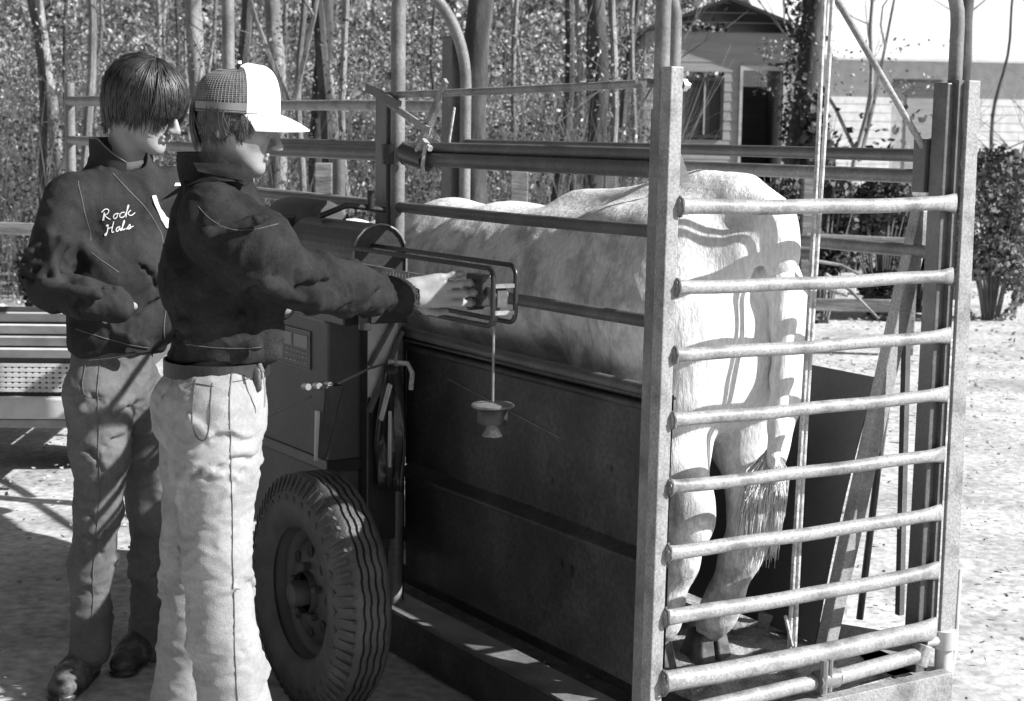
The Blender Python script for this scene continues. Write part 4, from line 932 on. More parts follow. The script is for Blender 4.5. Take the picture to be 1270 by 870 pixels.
V, Fc = join([(V1, F1), (V2, F2), (V3, F3)]); mk('body', V, Fc, skin2_m, PB, True, True)
# hair: shell round the back of the skull below the cap, and sideburns
def endB(a):
    a = abs((a+math.pi) % (2*math.pi)-math.pi)
    if a < 1.05: return 1.36
    if a < 1.35: return 1.36+ (a-1.05)/.3*.84
    if a < 1.75: return R_(90)+.62
    return R_(90)+.40+min(1, (a-1.75)/.5)*.42
hair_on(PB, cB, HB, scB, (.106, .087, .095), endB, (-.014, 0, .008), 2600, 5, hairb_m, start=1.32)
# cap
def cap():
    na = 72; prof = []
    def pnt(a, t, e=0.):
        f = max(0, math.cos(a))
        rx, ry = .112+e, .091+e; k = (1-t**2.6)**(1/2.6) if t < 1 else 0
        z = .020+t*(.112+.018*f**.7)
        return np.array([-.004+rx*math.cos(a)*(k**(.85-.25*f)), ry*math.sin(a)*k, z+.018*math.cos(a)*0])
    def patch(a0, a1, t0, t1, n1, n2, name, m, e=0., bumps=None):
        V = []
        for k in (0, 1):
            for i in range(n1+1):
                for j in range(n2+1): 
                    a = a0+(a1-a0)*i/n1; t = t0+(t1-t0)*j/n2; V.append(pnt(a, t, e-.003*k))
        nn = (n1+1)*(n2+1); Fc = []
        for i in range(n1):
            for j in range(n2):
                q = i*(n2+1)+j; Fc.append((q, q+n2+1, q+n2+2, q+1)); q += nn; Fc.append((q, q+1, q+n2+2, q+n2+1))
            q = i*(n2+1); Fc.append((q, q+nn, q+n2+1+nn, q+n2+1))
        for q0 in (0, n1*(n2+1)):
            for j in range(n2): q = q0+j; Fc.append((q, q+1, q+1+nn, q+nn) if q0 == 0 else (q, q+nn, q+1+nn, q+1))
        return mk(name, place(np.array(V), HC, cB, scB), np.array(Fc), m, CP, True, True)
    th = R_(74)
    patch(-th, th, 0, .9995, 40, 24, 'front_panel', cap_m, .0015)
    mesh_m = mat('cap_mesh', .05, .8, 0, .13, 60, .42, .58, .3, 300)
    patch(th, 2*math.pi-th, 0, .9995, 48, 24, 'mesh_panel', mesh_m)
    patch(th+.01, 2*math.pi-th-.01, 0.03, .2, 48, 4, 'cap_band', mat('cap_band', .16, .8, 0, .22, 20), .0025)
    b = MB()
    for a in np.linspace(th, 2*math.pi-th, 44): b.tube([place(pnt(a, t, .001)[None], HC, cB, scB)[0] for t in np.linspace(.2, .96, 10)], .00055, 4)
    for t in np.linspace(.26, .94, 15): b.tube([place(pnt(a, t, .001)[None], HC, cB, scB)[0] for a in np.linspace(th, 2*math.pi-th, 30)], .00055, 4)
    q = b.build('cap_netting', mat('cap_net', .24, .8), CP, False, True); q['kind'] = 'stuff'
    b = MB(); b.tube([place(pnt(a, .0, .0)[None], HC, cB, scB)[0]+np.array([0, 0, -.001]) for a in np.linspace(th, 2*math.pi-th, 40)], .003, 6); b.build('cap_edge', jacktrim_m, CP, True, True)
    b = MB(); c_ = place(pnt(0, 1, 0)[None], HC, cB, scB)[0]; b.tube([c_+[0, 0, -.004], c_+[0, 0, .003]], .006, 10); b.build('cap_button', cap_m, CP, True, True)
    # bill
    V = []; na, nr = 30, 10
    for k in (0, 1):
        for i in range(na+1):
            a = -R_(78)+R_(156)*i/na
            for j in range(nr+1):
                t = j/nr; x0 = .108*math.cos(a); y0 = .090*math.sin(a); ext = .085*max(0, math.cos(a*1.02))**.55
                x = x0+ext*t-.004; y = y0*(1-.06*t); z = .022-.018*t-.30*abs(y)**1.5*(1.2)*(.35+.65*t)-.06*t*t*.3
                V.append((x, y, z-.0035*k))
    nn = (na+1)*(nr+1); Fc = []
    for i in range(na):
        for j in range(nr): q = i*(nr+1)+j; Fc.append((q, q+1, q+nr+2, q+nr+1)); q += nn; Fc.append((q, q+nr+1, q+nr+2, q+1))
        q = i*(nr+1)+nr; Fc.append((q, q+nn, q+nr+1+nn, q+nr+1))
    Fc = [f[::-1] for f in Fc]
    mk('bill', place(np.array(V), HC, cB, scB), np.array(Fc), bill_m, CP, True, True)
CP = bpy.data.objects.new('cap', None); COL.objects.link(CP); CP.parent = PB
cap()
# jacket B
s = SDF()
s.cone(W(277, 430, 3.9), W(274, 350, 3.9), .116, .112, .04, (sB, 1.28)); s.cone(W(274, 350, 3.9), W(272, 285, 3.9), .112, .100, .05, (sB, 1.4)); s.cone(W(268, 266, 3.77), W(280, 258, 4.05), .062, .062, .06)
s.cone(W(270, 262, 3.9), W(272, 224, 3.9), .092, .076, .05); s.cone(W(277, 440, 3.9), W(278, 447, 3.9), .114, .110, .015, (sB, 1.2)); s.ell(W(236, 338, 3.89), (.055, .10, .10), .05)
s.chain([W(266, 276, 3.75), W(318, 310, 3.77), W(366, 345, 3.84)], [.074, .080, .066], .04); s.chain([W(366, 345, 3.84), W(430, 358, 3.98), W(484, 366, 4.12)], [.070, .058, .046], .02); s.chain([W(488, 367, 4.13), W(502, 369, 4.165)], [.048, .045], .004)
s.cone(W(499, 369.5, 4.158), W(518, 371, 4.205), .039, .042, .002, None, True)
s.chain([W(275, 265, 4.08), W(300, 340, 4.2), W(340, 375, 4.32)], [.075, .065, .05], .04)
# front skirt of the open jacket
s.cone(W(333, 385, 3.86), W(340, 440, 3.84), .030, .020, .03)
for (a_, b_, r_, k_) in ((W(255, 290, 3.65), W(330, 270, 3.68), .010, .02), (W(330, 350, 3.70), W(372, 372, 3.77), .016, .02), (W(372, 335, 3.76), W(392, 372, 3.82), .012, .015), (W(392, 345, 3.84), W(440, 352, 3.92), .012, .02), (W(445, 375, 3.97), W(488, 372, 4.06), .014, .02), (W(235, 300, 3.74), W(290, 345, 3.74), .012, .02), (W(225, 405, 3.78), W(300, 395, 3.75), .014, .02), (W(235, 425, 3.77), W(320, 430, 3.76), .012, .02)): s.cone(a_, b_, r_, r_*.7, k_)
s.cone(W(395, 368, 3.86), W(475, 385, 4.06), .006, .006, .012, None, True)
creases(s, [W(262, 268, 3.73), W(318, 308, 3.76), W(366, 345, 3.84)], [.082, .088, .070], 9, 12, (.25, 1), r=.009, slant=.06); creases(s, [W(366, 345, 3.84), W(430, 358, 3.98), W(484, 366, 4.12)], [.070, .058, .046], 13, 13, (0, .95), r=.0085, slant=.04)
creases(s, [W(276, 300, 3.9), W(278, 436, 3.9)], [.112, .116], 16, 14, (.0, .97), (sB, 1.25), r=.010, slant=.09, span=.6)
zh2 = W(275, 452, 3.77)[2]; s.cut(lambda P: zh2+.007*np.sin(P[..., 0]*34)-P[..., 2], .006)
V, Fc = s.mesh(.0058, 1); V = wrinkle(V, Fc, .0065, 6, (1, 1, .9), 23); V = wrinkle(V, Fc, .0024, 24, (1, 1, 1), 18)
mk('jacket', V, Fc, jacket2_m, PB, True, True); bvB = bvh(V, Fc)
cc = W(268, 216, 3.9); collar(PB, cc, .080, .080, fB, -.03, .050, .5, (.0, 0), jacket2_m, None, .02)
# folded collar leaf lying on the shoulder
def leaf(par, P, m, name='collar_leaf'):
    P = [np.array(p) for p in P]; V = []; n = 10
    for k in (0, .006):
        for i in range(n+1):
            for j in range(n+1):
                u, v = i/n, j/n; p = P[0]*(1-u)*(1-v)+P[1]*u*(1-v)+P[2]*u*v+P[3]*(1-u)*v; p = p+np.array([0, -1, .4])*(.012*math.sin(math.pi*u)*math.sin(math.pi*v)+k); V.append(p)
    nn = (n+1)**2; Fc = []
    for i in range(n):
        for j in range(n): q = i*(n+1)+j; Fc.append((q, q+n+1, q+n+2, q+1)); q += nn; Fc.append((q, q+1, q+n+2, q+n+1))
    for i in range(n):
        for a_, st in ((0, n+1), (n, n+1), (0, 1), (n*(n+1), 1)): q = a_+i*st; Fc.append((q, q+st, q+st+nn, q+nn))
    return mk(name, np.array(V), Fc, m, par, True, True)
leaf(PB, [W(240, 203, 3.80), W(300, 205, 3.79), W(302, 226, 3.77), W(246, 214, 3.76)], jacket2_m)
leaf(PB, [W(300, 205, 3.79), W(318, 218, 3.84), W(305, 232, 3.80), W(286, 222, 3.77)], jacket2_m)
for pts, r_ in (([W(236, 258, 3.6), W(262, 282, 3.6), W(300, 290, 3.6), W(334, 282, 3.6)], .0008), ([W(205, 438, 3.6), W(270, 445, 3.6), W(335, 440, 3.6)], .0009), ([W(484, 350, 4), W(487, 386, 4.0)], .0012)):
    drape_line(bvB, pts, vd, .0003, r_, jacktrim_m, 'jacket_seam', PB)
# belt and sheath
b = MB(); ring = []; cb = W(269, 461, 3.9); cb[2] = W(262, 465, 3.755)[2]
for i in range(49):
    a = 2*math.pi*i/48; ring.append((cb[0]+fB[0]*.124*math.cos(a)+sB[0]*.150*math.sin(a), cb[1]+fB[1]*.124*math.cos(a)+sB[1]*.150*math.sin(a), cb[2]))
for i in range(48): b.hexa([np.array(p)+np.array([0, 0, dz]) + (np.array(p)-cb)*e for (p, e) in () for dz in ()] or [np.array(ring[i])+[0, 0, -.018], np.array(ring[i+1])+[0, 0, -.018], (np.array(ring[i+1])-cb)*.96+cb+[0, 0, -.018], (np.array(ring[i])-cb)*.96+cb+[0, 0, -.018], np.array(ring[i])+[0, 0, .018], np.array(ring[i+1])+[0, 0, .018], (np.array(ring[i+1])-cb)*.96+cb+[0, 0, .018], (np.array(ring[i])-cb)*.96+cb+[0, 0, .018]])
b.build('belt', mat('belt_leather', .010, .6, 0, .02, 30), PB, True, True)
s = SDF(); s.cone(W(318, 462, 3.81), W(320, 482, 3.80), .013, .010, .01, (sB, .5)); V, Fc = s.mesh(.004, 1); mk('sheath', V, Fc, leather_m, PB, True, True)
b = MB(); b.tube([W(326, 462, 3.76), W(329, 485, 3.76), W(328, 505, 3.77)], .0022, 6); b.tube([W(322, 452, 3.77), W(326, 462, 3.76)], .005, 8); b.build('key_chain', chrome_m, PB, True, True)
# jeans B
s = SDF(); s.cone(W(269, 456, 3.9), W(264, 500, 3.9), .110, .118, .04, (sB, 1.2)); zB = lambda px, z, Y: np.array([W(px, 600, Y)[0], Y, z])
x1, x2 = W(300, 900, 3.8)[0], W(222, 900, 4.03)[0]
s.chain([W(269, 505, 3.83), W(266, 570, 3.82), W(266, 680, 3.80), W(277, 790, 3.80), np.array([x1, 3.83, .10])], [.112, .100, .080, .076, .090], .03)
s.chain([W(256, 505, 3.98), W(248, 570, 3.99), W(240, 680, 4.0), W(234, 790, 4.01), np.array([x2, 4.04, .10])], [.106, .090, .072, .068, .082], .03)
s.cone(W(214, 495, 3.9), W(217, 530, 3.88), .045, .045, .05)
for a_, b_, r_ in ((W(235, 520, 3.72), W(262, 545, 3.71), .008), (W(240, 580, 3.72), W(275, 590, 3.71), .007), (W(255, 735, 3.73), W(300, 730, 3.73), .007)): s.cone(a_, b_, r_, r_*.5, .016)
creases(s, [W(266, 505, 3.83), W(266, 590, 3.82)], [.108, .10], 9, 22, (0, 1), r=.007, slant=.06, span=.7, k=.018); creases(s, [W(266, 640, 3.80), W(270, 740, 3.80)], [.084, .080], 6, 23, r=.007, span=.7, k=.018); creases(s, [W(277, 790, 3.80), np.array([x1, 3.83, .10])], [.080, .092], 5, 24, r=.008, span=.8, k=.02)
creases(s, [W(240, 680, 4.0), W(234, 790, 4.01)], [.074, .072], 5, 25, r=.008, k=.02)
zw = W(262, 462, 3.76)[2]; s.cut(lambda P: P[..., 2]-zw, .006)
V, Fc = s.mesh(.006, 1); V = wrinkle(V, Fc, .0035, 7, (.7, .7, 1.2), 41); V = wrinkle(V, Fc, .0020, 28, (.6, .6, 1.3), 44)
mk('jeans', V, Fc, jeansb_m, PB, True, True); bj = bvh(V, Fc)
strip_seam(bj, [W(261, 465, 3.5), W(262, 540, 3.5), W(265, 640, 3.5), W(266, 740, 3.5), W(270, 868, 3.5), W(274, 950, 3.5)], seamd_m, 'side_seam', PB, .0014)
strip_seam(bj, [W(300, 468, 3.5), W(307, 485, 3.5), W(290, 494, 3.5), W(264, 496, 3.5)], seamd_m, 'pocket_seam', PB, .0012)
strip_seam(bj, [W(215, 492, 3.5), W(214, 560, 3.5), W(228, 572, 3.5), W(238, 560, 3.5), W(238, 496, 3.5)], seamd_m, 'pocket_seam', PB, .0012); strip_seam(bj, [W(212, 497, 3.5), W(240, 500, 3.5)], seamd_m, 'pocket_seam', PB, .0018)
for px in (231, 262, 296):
    pl = [drape(bj, W(px, y, 3.5), vd, .004) for y in (466, 478)]
    if all(p is not None for p in pl): pl[0][:2] = pl[1][:2]-np.array([0, .022]); b = MB(); b.bar(pl[0]+[0, -.003, .0], pl[1], .010, .005, (1, 0, 0)); b.build('belt_loop', jeansb_m, PB, False, True)
for (hx, hy) in ((x1-.06, 3.84), (x2-.06, 4.05)): shoe(PB, (hx, hy), (1, .05, 0), .29, leather_m)

# ------------------------------------------------------------ slatted utility trailer, far left
TX, TY = -2.45, 7.2
UT = thing('utility_trailer', 'pale slatted utility trailer with a mesh strip and low bumper parked behind at far left', 'trailer', (TX, TY, 0), R_(3))
sl_me = None
for k in range(4):
    z = .60+.052*k; b = MB(); b.hexa([(-.95, -.02+.02*(k/6), z), (.62, -.02+.02*(k/6), z), (.62, .0, z+.006), (-.95, .0, z+.006), (-.95, -.045+.02*(k/6), z+.040), (.62, -.045+.02*(k/6), z+.040), (.62, -.02, z+.046), (-.95, -.02, z+.046)])
    b.build('slat', trimw_m if k % 2 else lightm, UT, bevel=.003)
b = MB(); b.box((-.95, .0, .40), (.62, .02, .82)); b.build('backing', box_m, UT)
b = MB()
for i in range(54): b.box((-.93+i*.029, -.02, .45), (-.912+i*.029, -.012, .57))
for j in range(6): b.box((-.94, -.022, .452+j*.022), (.62, -.014, .466+j*.022))
b.build('mesh_strip', lightm, UT)['kind'] = 'stuff'
b = MB(); b.box((-.98, -.10, .345), (.66, -.03, .435)); b.build('bumper', lightm, UT, bevel=.008)
b = MB(); b.box((-.98, -.06, .30), (.66, .0, .335)); b.build('bumper_skirt', trimw_m, UT, bevel=.004)
for x in (-.92, .58): b = MB(); b.box((x, .02, .35), (x+.06, 2.4, .42)); b.build('chassis_rail', box_m, UT)
b = MB(); b.box((-.93, .02, .44), (.60, 2.6, .48)); b.build('deck', wood_m, UT)
for u0 in (-.93, .56):
    b = MB()
    for z in (.50, .66): b.box((u0, .03, z), (u0+.03, 2.6, z+.09))
    b.build('side_board', trimw_m, UT)
V, Fc = lathe([(.19, -.08), (.28, -.09), (.305, -.06), (.31, 0), (.305, .06), (.28, .09), (.19, .08)], 40, 'x')
for x in (-.80, .50):
    t_ = mk('tyre', V, Fc, rubber_m, UT); t_.location = (x, .75, .31)

# ------------------------------------------------------------ woods and buildings behind
def X(px, Y): return W(px, 165, Y)[0]
def tree(px, wpx, Y, m, h, label=None, group=None, lean=0, seed=0, fork=False, low=0, twigs=60, leaves=0):
    rr = random.Random(seed*31+7); x = X(px, Y); r0 = wpx*Y/FPX/2
    t = thing('bare_tree', label or 'slender bare tree in the woods behind the cattle scale', 'tree', (x, Y, 0), rr.random()*.3, group or (None if label else 'slender bare trees in the woods'))
    n = 22; P = []; rad = []
    for i in range(n):
        k = i/(n-1); P.append((lean*h*k+.10*math.sin(k*6+seed)+.05*math.sin(k*19+seed*3), .05*math.sin(k*4+seed*2), -.1+h*k)); rad.append(r0*(1.35-.35*min(1, k*12))*(1-.8*k) if k < .05 else r0*(1-.82*k)+.004)
    V, Fc = tube(P, rad, 14 if r0 > .08 else 8); V = np.array(V)
    if r0 > .08:
        for q in range(len(V)): V[q] += .12*r0*noise.noise(Vector((V[q][0]*14, V[q][1]*14, V[q][2]*2)))*np.array([1, 1, 0])
    mk('trunk', V, Fc, m, t)
    b = MB(); tips = []
    def branch(p, d, l, r, dep):
        pts = [p]; q = np.array(p); d = np.array(d)
        for i in range(4):
            d = d+np.array([rr.uniform(-.25, .25), rr.uniform(-.25, .25), rr.uniform(-.1, .2)]); d /= np.linalg.norm(d); q = q+d*l/4; pts.append(q.copy())
        b.tube(pts, np.linspace(r, r*.35, 5), 5 if r > .012 else 3); tips.append(pts[-1])
        if dep > 0:
            for _ in range(rr.randint(2, 3)):
                k = rr.randint(1, 4); v = d+np.array([rr.uniform(-1, 1), rr.uniform(-1, 1), rr.uniform(-.2, .8)]); v /= np.linalg.norm(v); branch(pts[k], v, l*rr.uniform(.45, .7), r*.5, dep-1)
    nb = max(5, int(twigs/6))
    for i in range(nb):
        k = rr.uniform(low, 1)**.8; j = min(n-1, int(k*(n-1))); a = rr.random()*6.28
        branch(P[j], (math.cos(a)*.9, math.sin(a)*.9, rr.uniform(.2, .9)), h*rr.uniform(.08, .2), max(.006, rad[j]*.4), 2)
    if fork:
        for sg in (-1, 1): branch((0, 0, fork), (sg*.42, 0, 1), h*.5, r0*.8, 2)
    b.build('branches', m if m is not barkd_m else bark_m, t)['kind'] = 'stuff'
    if leaves:
        tp = np.array(tips); pp = tp[rng.integers(len(tp), size=leaves)]+rng.normal(0, .12, (leaves, 3)); o = scatter('leaves', leaf_m, pp, .035, None, parent=t, seed=seed)
    return t
named = [(47, 10, 22, barkd_m, 9, 'narrow dark tree at the far left edge of the woods'), (66, 20, 30, barkp_m, 12, 'pale trunk just right of the narrow dark tree at far left'),
 (113, 12, 15, bark_m, 9, 'straight grey tree rising left of the bare-headed person'), (258, 24, 27, barkp_m, 12, 'pale trunk between the two people\'s heads'), (309, 18, 23, barkd_m, 11, 'dark trunk right behind the trucker cap'),
 (338, 24, 25, barkp_m, 12, 'mottled pale trunk above the cap bill'), (380, 22, 22, barkd_m, 11, 'dark trunk left of the pale twin trunks'), (402, 10, 25, barkp_m, 10, 'left one of the pale twin trunks'), (437, 9, 26, barkp_m, 10, 'right one of the pale twin trunks'),
 (420, 18, 20, barkd_m, 10, 'dark trunk between the pale twin trunks'), (600, 36, 17, barkd_m, 13, 'thick grey trunk behind the curved far hoop'), (688, 13, 28, barkd_m, 11, 'first dark trunk right of the thick grey trunk'), (706, 9, 31, barkd_m, 12, 'thin dark trunk beside the broad dark one'),
 (724, 26, 24, barkd_m, 12, 'broad dark trunk above the middle of the steer'), (742, 13, 30, barkd_m, 11, 'dark trunk right of the broad dark one'), (771, 10, 26, barkp_m, 10, 'pale slim trunk left of the tall corner post'), (789, 10, 34, barkd_m, 9, 'last dark trunk before the grey cabin'),
 (993, 38, 19, barkd_m, 13, 'big dark leafy trunk between the cabin and the white shed'), (1184, 26, 17, barkd_m, 12, 'dark trunk seen past the far corner post')]
for i, (px, wd, Y, m, h, lb) in enumerate(named):
    if px < 800: Y = 14.2+(Y-14)*.22
    tree(px, wd, Y, m, h, lb, None, random.uniform(-.03, .03) if px < 800 and wd < 30 else 0, i+1, low=.05 if Y > 18 and px < 800 else .3, twigs=54 if px < 800 else 36)
ivy = [o for o in COL.objects if o.get('label') == 'big dark leafy trunk between the cabin and the white shed'][0]
n = 3800; a_ = rng.uniform(0, 6.28, n); z_ = rng.random(n)**1.3*4.2; q_ = .17+rng.normal(0, .05, n)+.05*np.sin(z_*4); P = np.stack([q_*np.cos(a_), q_*np.sin(a_), z_], 1); P = P[np.array([noise.noise(Vector(p*3)) > -.15 for p in P])]
scatter('ivy', leafd_m, P, .034, None, parent=ivy, seed=77)
tree(362, 9, 15, bark_m, 7, 'small dark tree forking in a V above the cap bill', None, 0, 50, fork=1.75, twigs=30)
tree(1068, 7, 22, barkp_m, 6, 'young pale sapling in front of the white shed', None, 0, 61, fork=1.3, low=.2, twigs=80)
rr = random.Random(5)
ORD = 'first second third fourth fifth sixth seventh eighth ninth tenth eleventh twelfth thirteenth fourteenth fifteenth sixteenth seventeenth eighteenth nineteenth twentieth twenty-first twenty-second twenty-third'.split()
thin = sorted((rr.uniform(-60, 800) if i < 40 else rr.uniform(1180, 1330), rr.uniform(17, 40)) for i in range(46))
for i in range(46):
    px, Y = thin[i]; mm = rr.choice([barkd_m, barkd_m, barkp_m, bark_m]); side = 'left' if i < 23 else 'right'; k = i+1 if i < 23 else 46-i
    lb = '%s slender %s tree in the thin woods, counted from the %s' % (ORD[k-1], {'dark_bark': 'dark', 'pale_bark': 'pale', 'grey_bark': 'grey'}[mm.name], side)
    tree(px, rr.uniform(3, 8)*.9, Y, mm, rr.uniform(6, 12), lb, 'slender bare trees in the woods', rr.uniform(-.05, .05), 100+i, low=.02, twigs=36)
# understorey: nobody could count it
def vol(n, pxr, Yr, zf, seed):
    r = np.random.default_rng(seed); Y = r.uniform(*Yr, n); px = r.uniform(*pxr, n); x = (px-635)/FPX*Y*1.0; z = zf(r, n, x, Y)
    # clump
    keep = np.array([noise.noise(Vector((a*.55, b_*.55, c*.9+seed)))+.8*noise.noise(Vector((a*1.9, b_*1.9, c*1.9)))+.10 > r.random()*.35 for a, b_, c in zip(x, Y, z)])
    return np.stack([x, Y, z], 1)[keep]
P = vol(170000, (-150, 815), (15, 26), lambda r, n, x, Y: r.random(n)**1.7*2.6+.02, 1); o = scatter('underbrush', leaf_m, P, .019, seed=5); tag(o, 'pale dry leafy underbrush filling the edge of the woods', 'underbrush')
P = vol(60000, (-150, 815), (15.5, 24), lambda r, n, x, Y: r.random(n)**1.6*1.7, 2); o = scatter('evergreen_underbrush', leafd_m, P, .028, seed=6); tag(o, 'dark evergreen leaves mixed low into the underbrush', 'underbrush')
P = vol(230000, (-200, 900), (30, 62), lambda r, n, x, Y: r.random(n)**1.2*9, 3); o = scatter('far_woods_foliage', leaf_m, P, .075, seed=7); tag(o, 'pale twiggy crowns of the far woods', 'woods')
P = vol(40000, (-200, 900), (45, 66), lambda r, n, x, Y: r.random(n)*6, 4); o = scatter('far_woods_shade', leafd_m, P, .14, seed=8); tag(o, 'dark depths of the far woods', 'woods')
P = vol(40000, (1390, 1700), (42, 60), lambda r, n, x, Y: r.random(n)*4, 14); o = scatter('right_woods_foliage', leaf_m, P, .075, seed=17); tag(o, 'pale twiggy woods beyond the right edge trunk', 'woods')
P = vol(60000, (780, 1250), (60, 70), lambda r, n, x, Y: r.random(n)*3.5, 15); o = scatter('distant_woods', leafd_m, P, .16, seed=18); tag(o, 'dark tree line far behind the buildings', 'woods')
b = MB(); rr = random.Random(9)
for i in range(5200):
    Y = rr.uniform(15, 30); px = rr.uniform(-100, 815); x = (px-635)/FPX*Y; h = rr.uniform(.5, 2.6); l = rr.uniform(-.35, .35); q = rr.uniform(-.2, .2); r = rr.uniform(.002, .006)
    b.tube([(x, Y, 0), (x+l*h*.4, Y+q*h*.4, h*.5), (x+l*h+rr.uniform(-.2, .2), Y+q*h, h)], [r, r*.8, r*.3], 3)
for i in range(900):
    Y = rr.uniform(15, 24); px = rr.uniform(-80, 810); x = (px-635)/FPX*Y; z = rr.uniform(.3, 3.4); a = rr.uniform(-1.3, 1.3); l = rr.uniform(.5, 1.6); r = rr.uniform(.002, .006)
    b.tube([(x, Y, z), (x+math.sin(a)*l*.5+rr.uniform(-.08, .08), Y+.1, z+math.cos(a)*l*.5), (x+math.sin(a)*l, Y, z+math.cos(a)*l*.9)], [r, r*.8, r*.3], 3)
o = b.build('brush_stems', twig_m); tag(o, 'thin bare stems of the underbrush', 'brush', kind='stuff')
# dark thicket behind the fence on the right, and small bushes
def bush(px0, px1, Y, h, n, m, label, seed, size=.03):
    r = np.random.default_rng(seed); xa, xb = X(px0, Y), X(px1, Y); c = (xa+xb)/2; w_ = (xb-xa)/2
    t = thing('bush', label, 'bush', (c, Y, 0))
    P = r.normal(size=(n, 3)); P /= np.linalg.norm(P, axis=1)[:, None]; P *= r.random((n, 1))**.4; P = P*np.array([w_, w_*.8, h*.55])+np.array([0, 0, h*.5])
    keep = np.array([noise.noise(Vector(p*2.4)+Vector((seed, 0, 0))) > -.12 for p in P]); P = P[keep & (P[:, 2] > 0)]
    scatter('foliage', m, P, size, None, parent=t, seed=seed)
    b = MB()
    for i in range(46):
        a = r.random()*6.28; q = r.random(); p2 = (w_*q*math.cos(a), w_*.8*q*math.sin(a), h*r.uniform(.4, 1.05)); b.tube([(p2[0]*.2, p2[1]*.2, 0), (p2[0]*.6, p2[1]*.6, p2[2]*.6), p2], [.009, .006, .002], 4)
    b.build('stems', twig_m, t)
bush(985, 1070, 14.6, 1.35, 9000, leafd_m, 'dark thicket behind the fence rails, nearest the steer', 1)
bush(1050, 1150, 14.9, 1.25, 9000, leafd_m, 'dark thicket behind the fence rails, nearest the far corner post', 2)
bush(1100, 1190, 15.5, 1.25, 5000, leafd_m, 'dark bush in the gap beside the far corner post', 4)
bush(1180, 1300, 15, 1.5, 9000, leaf_m, 'pale bush at the right edge beyond the gate', 8, .03)
bush(940, 1010, 12.6, 1.35, 5000, leafd_m, 'small dark evergreen bush just right of the steer\'s rump', 3, .026)
bush(1000, 1130, 20, 1.05, 8000, leaf_m, 'pale leafy hedge below the white shed', 6, .035)
bush(985, 1040, 18.6, 2.0, 5000, leafd_m, 'ivy clump at the foot of the big dark trunk', 7, .04)
for k, (px, Y, h, n) in enumerate(((640, 13.5, .9, 3500), (720, 14, 1.0, 4200), (770, 13.2, .8, 3000), (560, 14, .9, 3500), (450, 14.2, 1.0, 4200), (370, 13.8, .9, 3500), (60, 14, 1.0, 4200))):
    bush(px-45, px+45, Y, h, n, leaf_m if k % 2 else leafd_m, ['dark low bush behind the steer\'s loin', 'pale low bush behind the middle of the steer', 'dark low bush left of the tall corner post', 'pale low bush left of the thick grey trunk', 'dark low bush left of the middle hoop', 'pale low bush just right of the cap bill', 'dark low bush at the far left edge'][k], 20+k)
# leaf sprigs in front of the cabin
n = 520; P = np.stack([rng.uniform(X(935, 17.5), X(985, 17.5), n), rng.uniform(17.2, 17.8, n), 1.6+(168-rng.uniform(50, 118, n))/FPX*17.5], 1)
P = P[np.array([noise.noise(Vector(p*5)) > 0 for p in P])]; o = scatter('hanging_leaves', leaf_m, P, .02, 'stuff', seed=31); tag(o, 'pale leaves hanging on thin twigs in front of the cabin door', 'leaves')
n = 500; P = np.stack([rng.uniform(X(1010, 17.5), X(1170, 17.5), n), rng.uniform(17.0, 18.2, n), 1.6+(168-rng.uniform(48, 125, n))/FPX*17.5], 1)
P = P[np.array([noise.noise(Vector(p*4)) > .12 for p in P])]; o = scatter('hanging_leaves', leaf_m, P, .022, 'stuff', seed=32); tag(o, 'small pale leaves hanging in front of the white shed', 'leaves')
n = 160; P = np.stack([rng.uniform(X(1012, 16), X(1165, 16), n), rng.uniform(15.8, 16.4, n), 1.6+(170-rng.uniform(130, 186, n))/FPX*16], 1)
P = P[np.array([noise.noise(Vector(p*4)) > .05 for p in P])]; o = scatter('dark_hanging_leaves', leafd_m, P, .045, 'stuff', seed=33); tag(o, 'few dark leaves standing out against the white shed wall', 'leaves')
# fence of posts and rails
FE = thing('wooden_fence', 'weathered wooden post and rail fence running behind the cattle scale', 'fence', (0, 12.4, 0))
px_ = [-40, 150, 402, 645, 758, 900, 1005, 1136]; fx = [X(p, 12.4) for p in px_]
for k, x in enumerate(fx):
    b = MB(); w_ = .045 if k not in (3, 2) else .065; b.box((x-w_, -.05, 0), (x+w_, .05, 1.36 if k != 7 else .95)); b.build('post', wood_m, FE, bevel=.008)
for i in range(len(fx)-1):
    for z in (.86, .38):
        if i < 5 and z < .5: continue
        b = MB(); d = (z-.6)*-.05; b.hexa([(fx[i]-.02, -.09, z-.05), (fx[i+1]+.02, -.09, z-.07+d), (fx[i+1]+.02, -.055, z-.07+d), (fx[i]-.02, -.055, z-.05), (fx[i]-.02, -.09, z+.04), (fx[i+1]+.02, -.09, z+.03+d), (fx[i+1]+.02, -.055, z+.03+d), (fx[i]-.02, -.055, z+.04)]); b.build('rail', wood_m, FE, bevel=.006)
# fallen branches lying in the thicket
for k, (p0, p1, z0, z1) in enumerate(((1010, 1095, .72, .56), (1030, 1100, .62, .30), (1000, 1060, .50, .46))):
    b = MB(); Y = 12.1; b.tube([(X(p0, Y), Y, z0), ((X(p0, Y)+X(p1, Y))/2, Y+.1, (z0+z1)/2+.04), (X(p1, Y), Y, z1)], [.016, .013, .008], 6)
    tag(b.build('fallen_branch', barkp_m, None, True), ['pale dead branch leaning on the upper fence rail', 'pale dead branch slanting down between the fence rails', 'short dead branch just above the lower fence rail'][k], 'branch')
